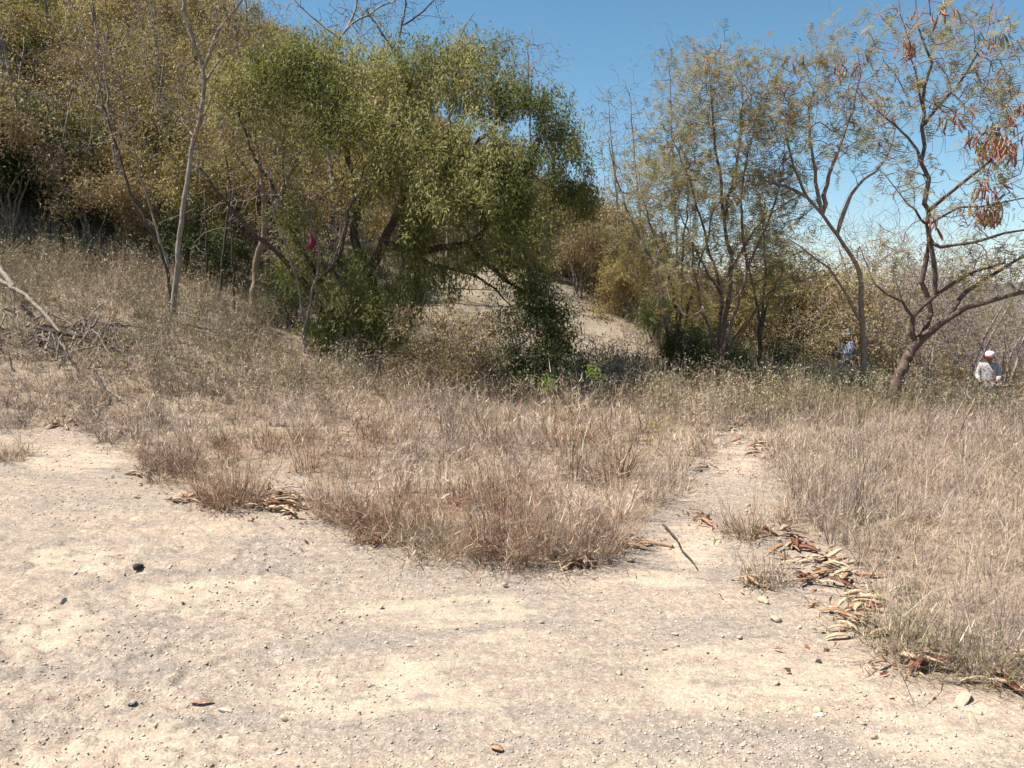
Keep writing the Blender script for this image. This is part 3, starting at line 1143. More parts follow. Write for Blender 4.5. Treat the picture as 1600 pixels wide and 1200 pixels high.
# --- the big green tree in the middle
def big_tree():
    rng = np.random.default_rng(101)
    D = 12.4
    base = down(520, D)
    root = thing('green_tree', base + np.array((0, 0, .05)), 'large spreading olive green tree with dark stems in the middle', 'tree')
    t = Tree(1)
    t.limb([base] + L((513, 520, D), (495, 470, D - .1), (450, 412, D - .3), (400, 368, D - .5), (350, 312, D - .7), (312, 262, D - .9)), .062, .02)
    b2 = down(545, D + .3)
    t.limb([b2] + L((530, 505, D + .2), (500, 440, D + .1), (462, 372, D), (430, 300, D), (392, 235, D), (372, 170, D + .1)), .058, .018)
    b3 = down(590, D + .5)
    t.limb([b3] + L((588, 480, D + .5), (578, 425, D + .4), (552, 372, D + .3), (560, 320, D + .3), (545, 250, D + .2), (520, 150, D + .2), (500, 90, D + .2)), .11, .02)
    t.limb(L((578, 430, D + .4), (600, 380, D + .2), (628, 310, D), (655, 230, D - .2), (668, 150, D - .2), (675, 100, D)), .09, .018, root=1)
    t.limb(L((600, 380, D + .2), (650, 392, D - .3), (690, 386, D - .6), (732, 380, D - .7), (770, 345, D - .7), (820, 270, D - .6), (850, 200, D - .3)), .075, .018, root=1)
    t.limb(L((735, 382, D - .7), (775, 425, D - .9), (815, 455, D - 1.0), (850, 490, D - 1.1), (870, 540, D - 1.1)), .045, .012, root=1)
    t.limb(L((640, 400, D - .2), (672, 412, D - .2), (712, 420, D - .3), (760, 440, D - .4), (800, 480, D - .5)), .04, .01, root=1)
    t.limb(L((628, 310, D), (690, 270, D + .6), (760, 210, D + .9), (820, 160, D + 1), (880, 210, D + 1)), .06, .014, root=1)
    t.limb(L((560, 320, D + .3), (600, 250, D + 1), (620, 160, D + 1.2)), .05, .014, root=1)
    t.limb(L((500, 440, D + .1), (530, 400, D - .6), (545, 330, D - 1.0), (570, 260, D - 1.2)), .04, .012, root=1)
    lobes = [(505, 105, 75, 60, D, .9, 200), (610, 110, 95, 58, D, 1.0, 280), (700, 128, 85, 62, D + .2, 1.0, 240), (785, 150, 65, 58, D + .3, .9, 170),
             (560, 190, 85, 60, D - .5, .9, 220), (660, 210, 105, 65, D - .6, 1.0, 300), (845, 195, 66, 62, D + .3, .8, 170), (775, 250, 88, 65, D - .7, .9, 260),
             (700, 310, 90, 62, D - .9, .9, 270), (600, 290, 70, 60, D - .6, .9, 140), (800, 330, 66, 60, D - 1.0, .7, 190), (890, 245, 42, 58, D + .2, .6, 110),
             (445, 120, 66, 60, D + .2, .8, 150), (888, 300, 45, 38, D + .6, .5, 90), (640, 370, 60, 45, D - .6, .7, 110), (815, 400, 60, 62, D - 1.1, .6, 160),
             (740, 85, 66, 34, D + .4, .6, 90), (838, 470, 46, 50, D - 1.1, .5, 110), (480, 210, 70, 60, D - .2, .8, 110), (560, 420, 50, 50, D - .5, .6, 40),
             (640, 450, 45, 40, D - .4, .5, 50), (520, 480, 45, 40, D - .4, .5, 45), (400, 150, 60, 60, D + .3, .7, 80), (735, 400, 50, 30, D - .8, .5, 50), (866, 520, 34, 46, D - 1.1, .4, 80), (470, 420, 50, 50, D - .1, .5, 60), (560, 470, 55, 45, D - .5, .5, 80),
             (610, 510, 50, 40, D - .5, .5, 80), (500, 525, 40, 30, D - .3, .4, 50), (680, 430, 55, 35, D - .5, .5, 60), (915, 320, 22, 30, D + .3, .4, 40), (420, 90, 50, 50, D + .3, .7, 70),
             (350, 140, 50, 60, D + .4, .6, 60), (470, 330, 50, 50, D - .2, .5, 50)]
    tg = lobe_points(lobes, rng)
    qx, qy = project(tg)                      # openings in the crown
    for hx, hy, hr in ((688, 188, 20), (818, 200, 24), (900, 272, 18), (748, 218, 12), (600, 345, 26), (500, 300, 26), (575, 240, 10), (655, 262, 12), (850, 262, 12)):
        far_ = np.hypot(qx - hx, qy - hy) > hr
        tg, qx, qy = tg[far_], qx[far_], qy[far_]
    t.grow(tg, .19, .018, .05)
    C, Dr = t.tip_pos()
    finish(t, root, M['bark_dark'], M['twig_dark'], .003)
    keep = rng.random(len(C)) < .97
    crown(root, leaves(C[keep], Dr[keep], 26, (.065, .065, .10), .068, .021, .8, .2, rng, .14), M['green'])


big_tree()


def grey_twig_shrub():
    """Leafless grey twigs in front of the big tree, and slender stems to the left of it."""
    rng = np.random.default_rng(103)
    D = 11.9
    base = down(478, D)
    root = thing('bare_shrub', base, 'tangle of bare grey twigs in front of the left half of the big green tree', 'shrub')
    t = Tree(3)
    t.limb([base] + L((470, 470, D), (452, 400, D), (430, 330, D), (418, 270, D)), .03, .01)
    t.limb([base] + L((484, 470, D), (500, 400, D), (480, 320, D), (500, 250, D)), .026, .009)
    tg = lobe_points([(440, 250, 80, 70, D, .7, 200), (480, 310, 75, 55, D - .1, .6, 150), (390, 310, 50, 60, D, .5, 80), (400, 200, 60, 60, D + .2, .6, 80)], rng)
    t.grow(tg, .2, .03, .04)
    finish(t, root, M['twig_grey'], M['twig_grey'], .0042)
    return root


grey_twig_shrub()


def slender_left():
    rng = np.random.default_rng(104)
    D = 11.6
    base = down(270, D)
    root = thing('slender_tree', base, 'slender pale barked tree forking near the top, standing on the left weedy bank', 'tree')
    t = Tree(4)
    t.limb([base] + L((275, 432, D), (283, 350, D), (294, 270, D), (304, 215, D), (314, 170, D), (318, 130, D), (312, 90, D)), .043, .027, wob=.012)
    t.limb(L((312, 92, D), (300, 55, D), (290, 15, D), (284, -40, D), (276, -110, D)), .036, .012, root=1)
    t.limb(L((314, 100, D), (335, 62, D - .1), (352, 32, D - .2), (374, 5, D - .3), (400, -50, D - .3)), .030, .01, root=1)
    t.limb(L((318, 128, D), (345, 90, D + .3), (372, 70, D + .4), (410, 50, D + .5)), .018, .006, root=1)
    t.limb(L((304, 212, D), (282, 185, D + .3), (262, 165, D + .4), (235, 130, D + .5)), .015, .005, root=1)
    t.limb(L((308, 195, D), (330, 160, D - .2), (338, 120, D - .2)), .013, .005, root=1)
    t.limb(L((312, 92, D), (280, 40, D - .2), (245, 18, D - .3), (215, 5, D - .3)), .016, .005, root=1)
    tg = lobe_points([(300, 30, 90, 60, D, .8, 70), (380, 60, 70, 60, D, .7, 60), (300, 150, 60, 60, D, .6, 35), (240, 60, 60, 60, D, .5, 35), (330, 230, 50, 50, D, .5, 25), (310, -80, 110, 60, D, .9, 60)], rng)
    t.grow(tg, .22, .03, .03)
    C, Dr = t.tip_pos()
    finish(t, root, M['bark_pale'], M['twig_grey'], .004)
    k = rng.random(len(C)) < .55
    crown(root, leaves(C[k], Dr[k], 12, .08, .055, .02, .5, .2, rng, .1), M['olive'])
    # two leaning saplings beside it
    for n, (pts, r0, lab) in enumerate([
            (((262, 425, 11.9), (240, 370, 11.9), (205, 300, 11.9), (172, 200, 11.9), (150, 110, 11.9), (128, 50, 11.9), (104, 5, 11.9)), .03, 'thin dark sapling leaning far to the left beside the pale slender tree'),
            (((264, 430, 12.2), (246, 365, 12.2), (222, 280, 12.2), (205, 215, 12.2), (190, 140, 12.2), (180, 85, 12.2)), .026, 'thin grey sapling between the leaning dark sapling and the pale slender tree')]):
        b = down(pts[0][0] + 6, pts[0][2])
        rt = thing('sapling', b, lab, 'sapling', 'leaning saplings on the left bank')
        s = Tree(40 + n)
        s.limb([b] + L(*pts), r0, .006)
        e = pts[-2]
        tg = lobe_points([(e[0], e[1] + 20, 60, 60, e[2], .5, 30), (pts[3][0], pts[3][1], 50, 60, e[2], .5, 24), (pts[4][0] - 20, pts[4][1] - 20, 40, 60, e[2], .5, 22)], rng)
        s.grow(tg, .22, .03, .02)
        C, Dr = s.tip_pos()
        finish(s, rt, M['twig_dark'] if n == 0 else M['bark_pale'], M['twig_grey'], .004)
        k = rng.random(len(C)) < .7
        crown(rt, leaves(C[k], Dr[k], 10, .09, .055, .02, .5, .2, rng, .1), M['brown'])


slender_left()


def left_thicket():
    """Stems and half-bare trees between the slender tree and the big tree."""
    rng = np.random.default_rng(105)
    # short trunk with reddish bark
    D = 13.6
    b = down(396, D)
    root = thing('thicket_tree', b, 'leaning tree with a bare tan trunk in the shade left of the big green tree', 'tree')
    t = Tree(5)
    t.limb([b] + L((398, 440, D), (404, 395, D), (414, 350, D), (410, 280, D), (396, 200, D), (380, 130, D), (372, 70, D)), .068, .018)
    t.limb(L((414, 350, D), (440, 300, D + .3), (470, 230, D + .4), (480, 140, D + .4)), .05, .012, root=1)
    t.limb(L((404, 300, D), (360, 230, D - .2), (330, 160, D - .2)), .03, .01, root=1)
    tg = lobe_points([(380, 130, 80, 70, D, .9, 120), (440, 90, 70, 60, D + .3, .8, 90), (350, 210, 60, 60, D, .8, 80), (430, 190, 60, 60, D + .4, .8, 60)], rng)
    t.grow(tg, .22, .025, .03)
    C, Dr = t.tip_pos()
    finish(t, root, M['bark_tan'], M['twig_grey'], .004)
    crown(root, leaves(C, Dr, 20, .11, .06, .02, .5, .2, rng, .1), M['olive'])
    # upright bare stems
    for n, (x0, x1, ytop, d, r0) in enumerate([(345, 330, 120, 13.2, .03), (366, 372, 200, 13.0, .022), (322, 300, 210, 13.5, .022), (440, 452, 60, 13.8, .03)]):
        b = down(x0, d)
        rt = thing('bare_sapling', b, ['straight bare dark stem just right of the pale slender tree', 'short bare stem between the slender tree and the tan trunk',
                                       'crooked thin bare stem behind the pale slender tree', 'tall bare stem rising behind the left edge of the big green crown'][n], 'sapling')
        s = Tree(50 + n)
        p = at(x0, 440, d); q = at(x1, ytop, d)
        mid = (p + q) / 2 + rng.normal(0, .12, 3)
        s.limb([b, p, mid, q], r0, .006)
        tg = np.array([b + (q - b) * (.35 + .7 * u) + rng.normal(0, 1, 3) * np.array((.45, .45, .35)) for u in rng.random(60)])
        s.grow(tg, .2, .025, .03)
        C, Dr = s.tip_pos()
        finish(s, rt, M['twig_dark'], M['twig_grey'], .0038)
        k = rng.random(len(C)) < .35
        crown(rt, leaves(C[k], Dr[k], 9, .08, .05, .018, .5, .2, rng, .1), M['olive'])


left_thicket()


def bare_behind():
    """Pale bare branches above the big tree, from trees rooted behind it."""
    rng = np.random.default_rng(106)
    for n, (px, d, limbs, lab) in enumerate([
            (520, 16.5, [((520, 300), (505, 150), (530, 60), (575, 22), (640, -12)), ((530, 60), (480, 20), (450, -10)), ((545, 45), (560, 0), (570, -40))], 'tall bare pale tree whose whitish branches show above the big green crown'),
            (628, 17.5, [((628, 320), (618, 180), (622, 80), (636, 0), (645, -60)), ((622, 90), (590, 40), (560, 10)), ((630, 40), (670, 10), (700, -30))], 'thin dark bare tree sticking straight up behind the big green crown'),
            (700, 19, [((700, 300), (705, 150), (715, 70), (740, 20)), ((708, 120), (760, 80), (800, 60))], 'twiggy mauve grey tree top behind the middle of the big green crown'),
            (825, 18, [((830, 300), (828, 180), (826, 110), (824, 70)), ((828, 180), (800, 130), (790, 95))], 'small bare reddish treetop above the right shoulder of the big green crown')]):
        b = down(px, d)
        root = thing('bare_tree', b, lab, 'tree')
        t = Tree(60 + n)
        t.limb([b] + [at(x, y, d) for x, y in limbs[0]], .075 if n == 0 else .05, .012)
        for lb in limbs[1:]:
            t.limb([at(x, y, d + rng.normal(0, .3)) for x, y in lb], .03, .008, root=1)
        e = limbs[0][-2]
        tg = lobe_points([(e[0], e[1], 75, 55, d, .9, 75), (limbs[1][-1][0], limbs[1][-1][1] + 15, 60, 45, d, .9, 50), (limbs[0][2][0], limbs[0][2][1] + 10, 70, 60, d, .9, 50)], rng)
        t.grow(tg, .25, .03, .02)
        C, Dr = t.tip_pos()
        finish(t, root, [M['bark_pale'], M['bark_dark'], M['twig_grey'], M['twig_red']][n], [M['bark_pale'], M['twig_dark'], M['twig_grey'], M['twig_red']][n], .0048)
        k = rng.random(len(C)) < .3
        crown(root, leaves(C[k], Dr[k], 8, .1, .06, .02, .5, .2, rng, .1), M['olive'])


bare_behind()


def middle_bare():
    """Thin grey trees in the gap right of the big tree."""
    rng = np.random.default_rng(107)
    spec = [(968, 20, (965, 330), (958, 240), (950, 160), 'thin grey bare tree in the sky gap, left one of the pair', .05),
            (1005, 21, (1000, 330), (990, 230), (985, 150), 'thin grey bare tree in the sky gap, right one of the pair', .045),
            (1062, 19, (1055, 330), (1050, 220), (1046, 90), 'tall grey bare tree behind the left edge of the feathery trees', .045)]
    for n, (px, d, p1, p2, p3, lab, r0) in enumerate(spec):
        b = down(px, d)
        root = thing('bare_tree', b, lab, 'tree', 'bare grey trees in the gap')
        t = Tree(70 + n)
        t.limb([b, at(*p1, d), at(*p2, d), at(*p3, d)], r0, .01)
        tg = lobe_points([(p3[0], p3[1] + 10, 45, 55, d, .8, 80), (p2[0], p2[1] - 10, 50, 60, d, .8, 70), (p1[0], p1[1] - 40, 40, 50, d, .6, 40)], rng)
        t.grow(tg, .28, .03, .05)
        C, Dr = t.tip_pos()
        finish(t, root, M['twig_grey'], M['twig_grey'], .0045)
        k = rng.random(len(C)) < .25
        crown(root, leaves(C[k], Dr[k], 8, .1, .05, .018, .5, .2, rng, .1), M['brown'])
    # pale crooked stem in front
    D = 13.2
    b = down(1046, D)
    root = thing('slender_tree', b, 'thin pale crooked stem at the left of the feathery trees, beside the dirt slope', 'tree')
    t = Tree(75)
    t.limb([b] + L((1044, 560, D), (1040, 490, D), (1024, 420, D), (1000, 372, D), (980, 330, D), (962, 270, D), (950, 220, D)), .038, .010)
    t.limb(L((1024, 420, D), (1035, 360, D), (1032, 300, D)), .018, .006, root=1)
    t.limb(L((1042, 530, D), (1028, 470, D - .2), (1012, 430, D - .2)), .014, .005, root=1)
    tg = lobe_points([(960, 250, 40, 60, D, .5, 50), (1020, 310, 50, 60, D, .6, 60), (1000, 400, 50, 40, D, .5, 40)], rng)
    t.grow(tg, .22, .03, .03)
    C, Dr = t.tip_pos()
    finish(t, root, M['bark_pale'], M['twig_grey'], .004)
    k = rng.random(len(C)) < .6
    crown(root, fronds(C[k], Dr[k], 3, .07, .13, .012, rng, 4), M['feather'])


middle_bare()


def feathery():
    """The cluster of feathery trees right of the gap."""
    rng = np.random.default_rng(108)
    D = 12.3
    b = down(1128, D)
    root = thing('feathery_tree', b, 'feathery olive tree with many thin stems fanning from one foot, right of the gap', 'tree')
    t = Tree(8)
    t.limb([b] + L((1128, 540, D), (1136, 480, D), (1142, 420, D), (1132, 340, D), (1120, 250, D), (1112, 160, D), (1105, 90, D)), .045, .010)
    t.limb([b] + L((1122, 540, D + .2), (1126, 460, D + .3), (1105, 380, D + .4), (1080, 290, D + .5), (1050, 210, D + .5)), .036, .010)
    t.limb([b] + L((1132, 545, D - .2), (1150, 480, D - .3), (1168, 420, D - .3), (1158, 330, D - .3), (1170, 240, D - .3), (1190, 150, D - .3)), .034, .009)
    t.limb(L((1126, 460, D + .3), (1092, 400, D + .2), (1062, 330, D + .2), (1035, 270, D + .2)), .022, .007, root=1)
    t.limb(L((1168, 420, D - .3), (1200, 350, D - .4), (1222, 280, D - .4), (1230, 200, D - .4)), .022, .007, root=1)
    t.limb([b] + L((1138, 548, D), (1170, 500, D), (1200, 462, D), (1240, 440, D + .1), (1275, 432, D + .2)), .03, .008)
    t.limb([b] + L((1120, 550, D), (1096, 480, D - .3), (1082, 400, D - .4), (1078, 320, D - .4)), .03, .009)
    t.limb(L((1142, 420, D), (1180, 360, D + .1), (1225, 320, D + .2), (1260, 300, D + .2)), .024, .007, root=1)
    t.limb(L((1132, 340, D), (1150, 260, D + .3), (1160, 160, D + .4), (1150, 80, D + .4)), .03, .008, root=1)
    tg = lobe_points([(1080, 190, 75, 65, D + .3, .9, 330), (1130, 115, 85, 62, D, .9, 320), (1180, 190, 85, 75, D - .2, .9, 340), (1045, 280, 70, 65, D + .3, .8, 280),
                      (1140, 290, 80, 65, D, .9, 280), (1215, 290, 65, 60, D, .8, 130), (1090, 390, 80, 55, D, .8, 170), (1195, 390, 65, 55, D, .7, 110), (1240, 430, 40, 30, D, .5, 25), (1020, 240, 40, 50, D + .4, .6, 60), (1060, 440, 60, 60, D - .1, .6, 90), (1120, 460, 60, 50, D + .3, .6, 70), (1185, 350, 60, 60, D - .2, .7, 90), (1090, 120, 60, 50, D + .4, .8, 90)], rng)
    t.grow(tg, .2, .025, .04)
    C, Dr = t.tip_pos()
    finish(t, root, M['bark_red'], M['twig_mauve'], .0042)
    k = rng.random(len(C)) < .38
    crown(root, fronds(C[k], Dr[k], 4, .05, .15, .014, rng, 5), M['feather'])


feathery()


def feathery_behind():
    rng = np.random.default_rng(118)
    D = 14.0
    for n, (bx, stems, lob, lab) in enumerate([
            (1062, [((1058, 500), (1040, 420), (1010, 330), (995, 260)), ((1064, 500), (1066, 400), (1075, 310), (1070, 210)), ((1068, 505), (1090, 430), (1110, 350), (1125, 280))],
             [(1005, 300, 60, 70, 150), (1070, 280, 70, 70, 150), (1040, 390, 80, 60, 170), (1110, 340, 60, 60, 110), (980, 390, 50, 50, 80), (1090, 440, 70, 50, 110)],
             'bushy olive tree with thin stems behind the left side of the fan stemmed feathery tree'),
            (1188, [((1190, 500), (1196, 420), (1190, 340), (1185, 270)), ((1186, 500), (1172, 430), (1160, 370)), ((1192, 505), (1215, 440), (1232, 390))],
             [(1190, 330, 60, 70, 120), (1165, 400, 50, 60, 100), (1225, 400, 55, 50, 100), (1195, 450, 70, 45, 100)],
             'bushy olive tree with thin stems between the fan stemmed tree and the tan trunk')]):
        b = down(bx, D)
        root = thing('feathery_tree', b, lab, 'tree')
        t = Tree(180 + n)
        for st in stems:
            t.limb([b] + [at(x, y, D + .2 * rng.normal()) for x, y in st], .032, .009)
        t.grow(lobe_points([(x, y, rx, ry, D, .8, c) for x, y, rx, ry, c in lob], rng), .22, .025, .04)
        C, Dr = t.tip_pos()
        finish(t, root, M['bark_red'], M['twig_mauve'], .0045)
        k = rng.random(len(C)) < .6
        crown(root, fronds(C[k], Dr[k], 4, .06, .15, .016, rng, 5), M['feather'])


feathery_behind()

# pod meshes shared by every pod
def pod_mesh(seed, material, flat=.075):
    rng = np.random.default_rng(seed)
    n, Ln, W = 8, 1.0, .16
    bend, tw = rng.normal(0, .22), rng.normal(0, .7)
    V = []
    for i in range(n):
        u = i / (n - 1)
        w = W * (math.sin(math.pi * min(1, max(0, .04 + .92 * u))) ** .45) * (1 + .07 * math.sin(9 * math.pi * u)) / 2
        c = np.array((u - .5, bend * (u - .5) ** 2 - bend * .1, .10 * math.sin(math.pi * u) * rng.normal(1, .1)))
        a = tw * (u - .5)
        s = np.array((0, math.cos(a), math.sin(a)))
        nn = np.array((0, -math.sin(a), math.cos(a)))
        th = w * flat * (1.2 + .5 * math.sin(18 * math.pi * u))
        V += [c - s * w, c + nn * th, c + s * w, c - nn * th]
    Q = []
    for i in range(n - 1):
        for k in range(4):
            a, b_ = i * 4 + k, i * 4 + (k + 1) % 4
            Q.append((a, b_, b_ + 4, a + 4))
    V, Q = np.array(V), np.array(Q)
    return new_mesh('seed_pod', V, Q, material, smooth_=True)


PODS = {k: [pod_mesh(200 + 10 * j + i, M['pod_' + k]) for i in range(4)] for j, k in enumerate(('red', 'tan', 'mid', 'hang'))}


def right_trees():
    rng = np.random.default_rng(109)
    # tan tree
    D = 12.2
    b = down(1352, D)
    r6 = thing('feathery_tree', b, 'tan trunked feathery tree leaning left, beside the person in the grey hat', 'tree')
    t = Tree(9)
    t.limb([b] + L((1350, 560, D), (1346, 490, D), (1344, 430, D), (1330, 400, D), (1308, 368, D), (1285, 335, D), (1262, 308, D), (1240, 260, D), (1225, 190, D)), .056, .014, wob=.006)
    t.limb(L((1308, 368, D), (1322, 325, D), (1340, 290, D), (1366, 268, D), (1384, 248, D), (1400, 200, D)), .038, .011, root=1)
    t.limb(L((1285, 335, D), (1292, 290, D + .3), (1312, 230, D + .4), (1332, 170, D + .4), (1345, 110, D + .5)), .04, .01, root=1)
    t.limb(L((1262, 308, D), (1225, 290, D - .2), (1190, 280, D - .3), (1165, 250, D - .3)), .03, .008, root=1)
    t.limb(L((1285, 335, D), (1270, 250, D + .2), (1265, 170, D + .3), (1280, 100, D + .3)), .034, .009, root=1)
    t.limb(L((1346, 500, D), (1320, 455, D - .2), (1296, 420, D - .3), (1262, 395, D - .3), (1232, 372, D - .3)), .03, .008, root=1)
    lob = [(1230, 195, 80, 70, D, .9, 210), (1280, 135, 80, 70, D, .9, 220), (1345, 150, 75, 75, D, .9, 200), (1200, 270, 60, 50, D, .8, 130), (1335, 230, 75, 50, D, .8, 140),
           (1240, 340, 60, 45, D, .7, 60), (1270, 90, 60, 40, D, .8, 70), (1215, 130, 50, 50, D, .8, 70), (1385, 230, 40, 40, D, .6, 40), (1280, 430, 45, 40, D, .5, 25)]
    t.grow(lobe_points(lob, rng), .2, .025, .04)
    C, Dr = t.tip_pos()
    finish(t, r6, M['bark_tan'], M['twig_red'], .0042)
    k = rng.random(len(C)) < .32
    crown(r6, fronds(C[k], Dr[k], 4, .05, .15, .014, rng, 5), M['feather'])
    pods_on(r6, C, Dr, rng, [(1240, 95, 60, 40, 10), (1310, 110, 60, 40, 10)], 'pod')
    # the big pod tree
    D = 10.6
    b = down(1394, D)
    r7 = thing('pod_tree', b, 'wide dark branched tree hung with red brown pods at the right', 'tree')
    t = Tree(10)
    t.limb([b] + L((1410, 576, D), (1424, 549, D), (1440, 527, D)), .088, .066, .08, .012)
    t.limb(L((1440, 527, D), (1480, 497, D - .2), (1510, 480, D - .3), (1560, 466, D - .5), (1600, 456, D - .6), (1660, 444, D - .7)), .05, .02, wob=.008, root=1)
    t.limb(L((1476, 500, D - .2), (1510, 455, D), (1550, 432, D), (1600, 400, D), (1660, 370, D)), .036, .014, wob=.008, root=1)
    t.limb(L((1430, 543, D), (1425, 520, D), (1425, 496, D), (1438, 482, D), (1462, 462, D), (1488, 442, D), (1520, 425, D - .1), (1570, 410, D - .3)), .042, .014, wob=.006, root=1)
    t.limb(L((1466, 458, D), (1462, 430, D), (1458, 400, D), (1452, 372, D), (1450, 330, D)), .034, .03, wob=.006, root=1)
    t.limb(L((1446, 522, D), (1454, 490, D + .1), (1450, 462, D + .1), (1440, 440, D + .1), (1448, 405, D + .1), (1451, 372, D + .05)), .036, .032, wob=.006, root=1)
    t.limb(L((1450, 340, D), (1451, 318, D), (1444, 280, D), (1442, 250, D), (1446, 200, D), (1440, 160, D + .1), (1450, 100, D), (1434, 40, D), (1428, -30, D)), .036, .008, wob=.022, root=1)
    t.limb(L((1425, 500, D), (1408, 472, D - .1), (1385, 462, D - .2), (1365, 440, D - .2), (1356, 415, D - .2), (1342, 385, D - .2)), .024, .008, root=1)
    t.limb(L((1408, 472, D - .1), (1402, 440, D - .1), (1396, 420, D - .2)), .014, .006, root=1)
    t.limb(L((1356, 420, D - .2), (1385, 400, D - .3), (1412, 375, D - .4)), .014, .005, root=1)
    t.limb(L((1450, 380, D), (1470, 386, D - .3), (1500, 380, D - .4), (1545, 372, D - .8), (1600, 356, D - 1.1), (1660, 340, D - 1.2)), .028, .010, root=1)
    t.limb(L((1452, 322, D), (1480, 305, D - .2), (1520, 275, D - .5), (1560, 235, D - .9), (1610, 200, D - 1.2)), .028, .009, root=1)
    t.limb(L((1452, 350, D), (1500, 325, D - .3), (1560, 318, D - .6), (1640, 300, D - .9)), .018, .008, root=1)
    t.limb(L((1446, 345, D), (1428, 330, D - .2), (1405, 305, D - .3), (1385, 275, D - .3)), .02, .007, root=1)
    t.limb(L((1442, 250, D), (1420, 215, D + .2), (1380, 180, D + .3), (1340, 140, D + .4)), .022, .007, root=1)
    t.limb(L((1444, 190, D), (1480, 150, D + .2), (1520, 100, D + .2), (1545, 40, D + .2), (1560, -20, D + .2)), .024, .007, root=1)
    t.limb(L((1442, 165, D), (1430, 110, D - .2), (1418, 60, D - .2), (1400, 0, D - .2)), .016, .006, root=1)
    t.limb(L((1520, 275, D - .5), (1548, 300, D - .9), (1552, 345, D - 1.1)), .013, .006, root=1)
    lob = [(1440, 60, 90, 70, D, .9, 200), (1530, 60, 80, 70, D, .9, 190), (1500, 150, 90, 70, D - .1, .9, 210), (1395, 160, 80, 70, D, .9, 170), (1570, 170, 70, 70, D - .5, .8, 140),
           (1560, 260, 70, 55, D - .8, .6, 130), (1425, 275, 70, 60, D, .7, 120), (1520, 330, 80, 45, D - .5, .7, 120), (1560, 400, 70, 45, D - .3, .7, 110), (1395, 390, 60, 50, D - .1, .6, 80),
           (1500, 430, 60, 30, D, .6, 60), (1560, 440, 60, 25, D - .4, .6, 60), (1400, 440, 40, 40, D - .2, .5, 50), (1580, 110, 60, 60, D, .8, 80), (1300, 60, 60, 50, D + .3, .7, 50), (1365, 60, 50, 50, D + .2, .7, 50), (1560, -30, 90, 50, D, .8, 40), (1640, 250, 40, 120, D - .7, .7, 50)]
    t.grow(lobe_points(lob, rng), .2, .03, .04)
    C, Dr = t.tip_pos()
    finish(t, r7, M['bark_red'], M['twig_red'], .0041)
    k = rng.random(len(C)) < .30
    crown(r7, fronds(C[k], Dr[k], 3, .03, .13, .014, rng, 5), M['feather'])
    pods_on(r7, C, Dr, rng, [(1542, 215, 40, 34, 70), (1590, 165, 25, 20, 18), (1548, 325, 36, 26, 46), (1592, 230, 18, 18, 22), (1450, 345, 8, 12, 10), (1545, 290, 12, 25, 14),
                             (1480, 185, 70, 40, 16), (1420, 70, 90, 50, 20), (1555, 60, 40, 40, 10), (1330, 90, 60, 50, 10), (1470, 15, 40, 30, 12)], 'pod')


def pods_on(root, C, Dr, rng, clusters, nm):
    """Pods hanging in bunches from the twig tips, each pod a part of the tree."""
    o = np.array(root.location)
    px, py = project(C)
    for cx, cy, rx, ry, n in clusters:
        near = np.argsort(((px - cx) / rx) ** 2 + ((py - cy) / ry) ** 2)
        good = near[: max(3, n // 3)]
        for k in range(n):
            i = int(good[rng.integers(0, len(good))])
            kind = 'hang' if rng.random() < .7 else ('mid' if rng.random() < .7 else 'tan')
            Lp = .11 + .12 * rng.random()
            p = C[i] + rng.normal(0, .06, 3) * np.array((1, 1, .8))
            ax = Vector((rng.normal(0, .35), rng.normal(0, .35), -1)).normalized()
            q = ax.to_track_quat('X', 'Z') @ Vector((1, 0, 0)).rotation_difference(Vector((1, 0, 0)))
            e = obj('seed_pod', PODS[kind][rng.integers(0, 4)], root)
            e.rotation_mode = 'QUATERNION'
            spin = Matrix.Rotation(rng.random() * TAU, 4, 'X').to_quaternion()
            e.rotation_quaternion = q @ spin
            e.location = Vector(p - o) + ax * Lp * .5
            e.scale = (Lp, Lp * 1.1, Lp)


right_trees()


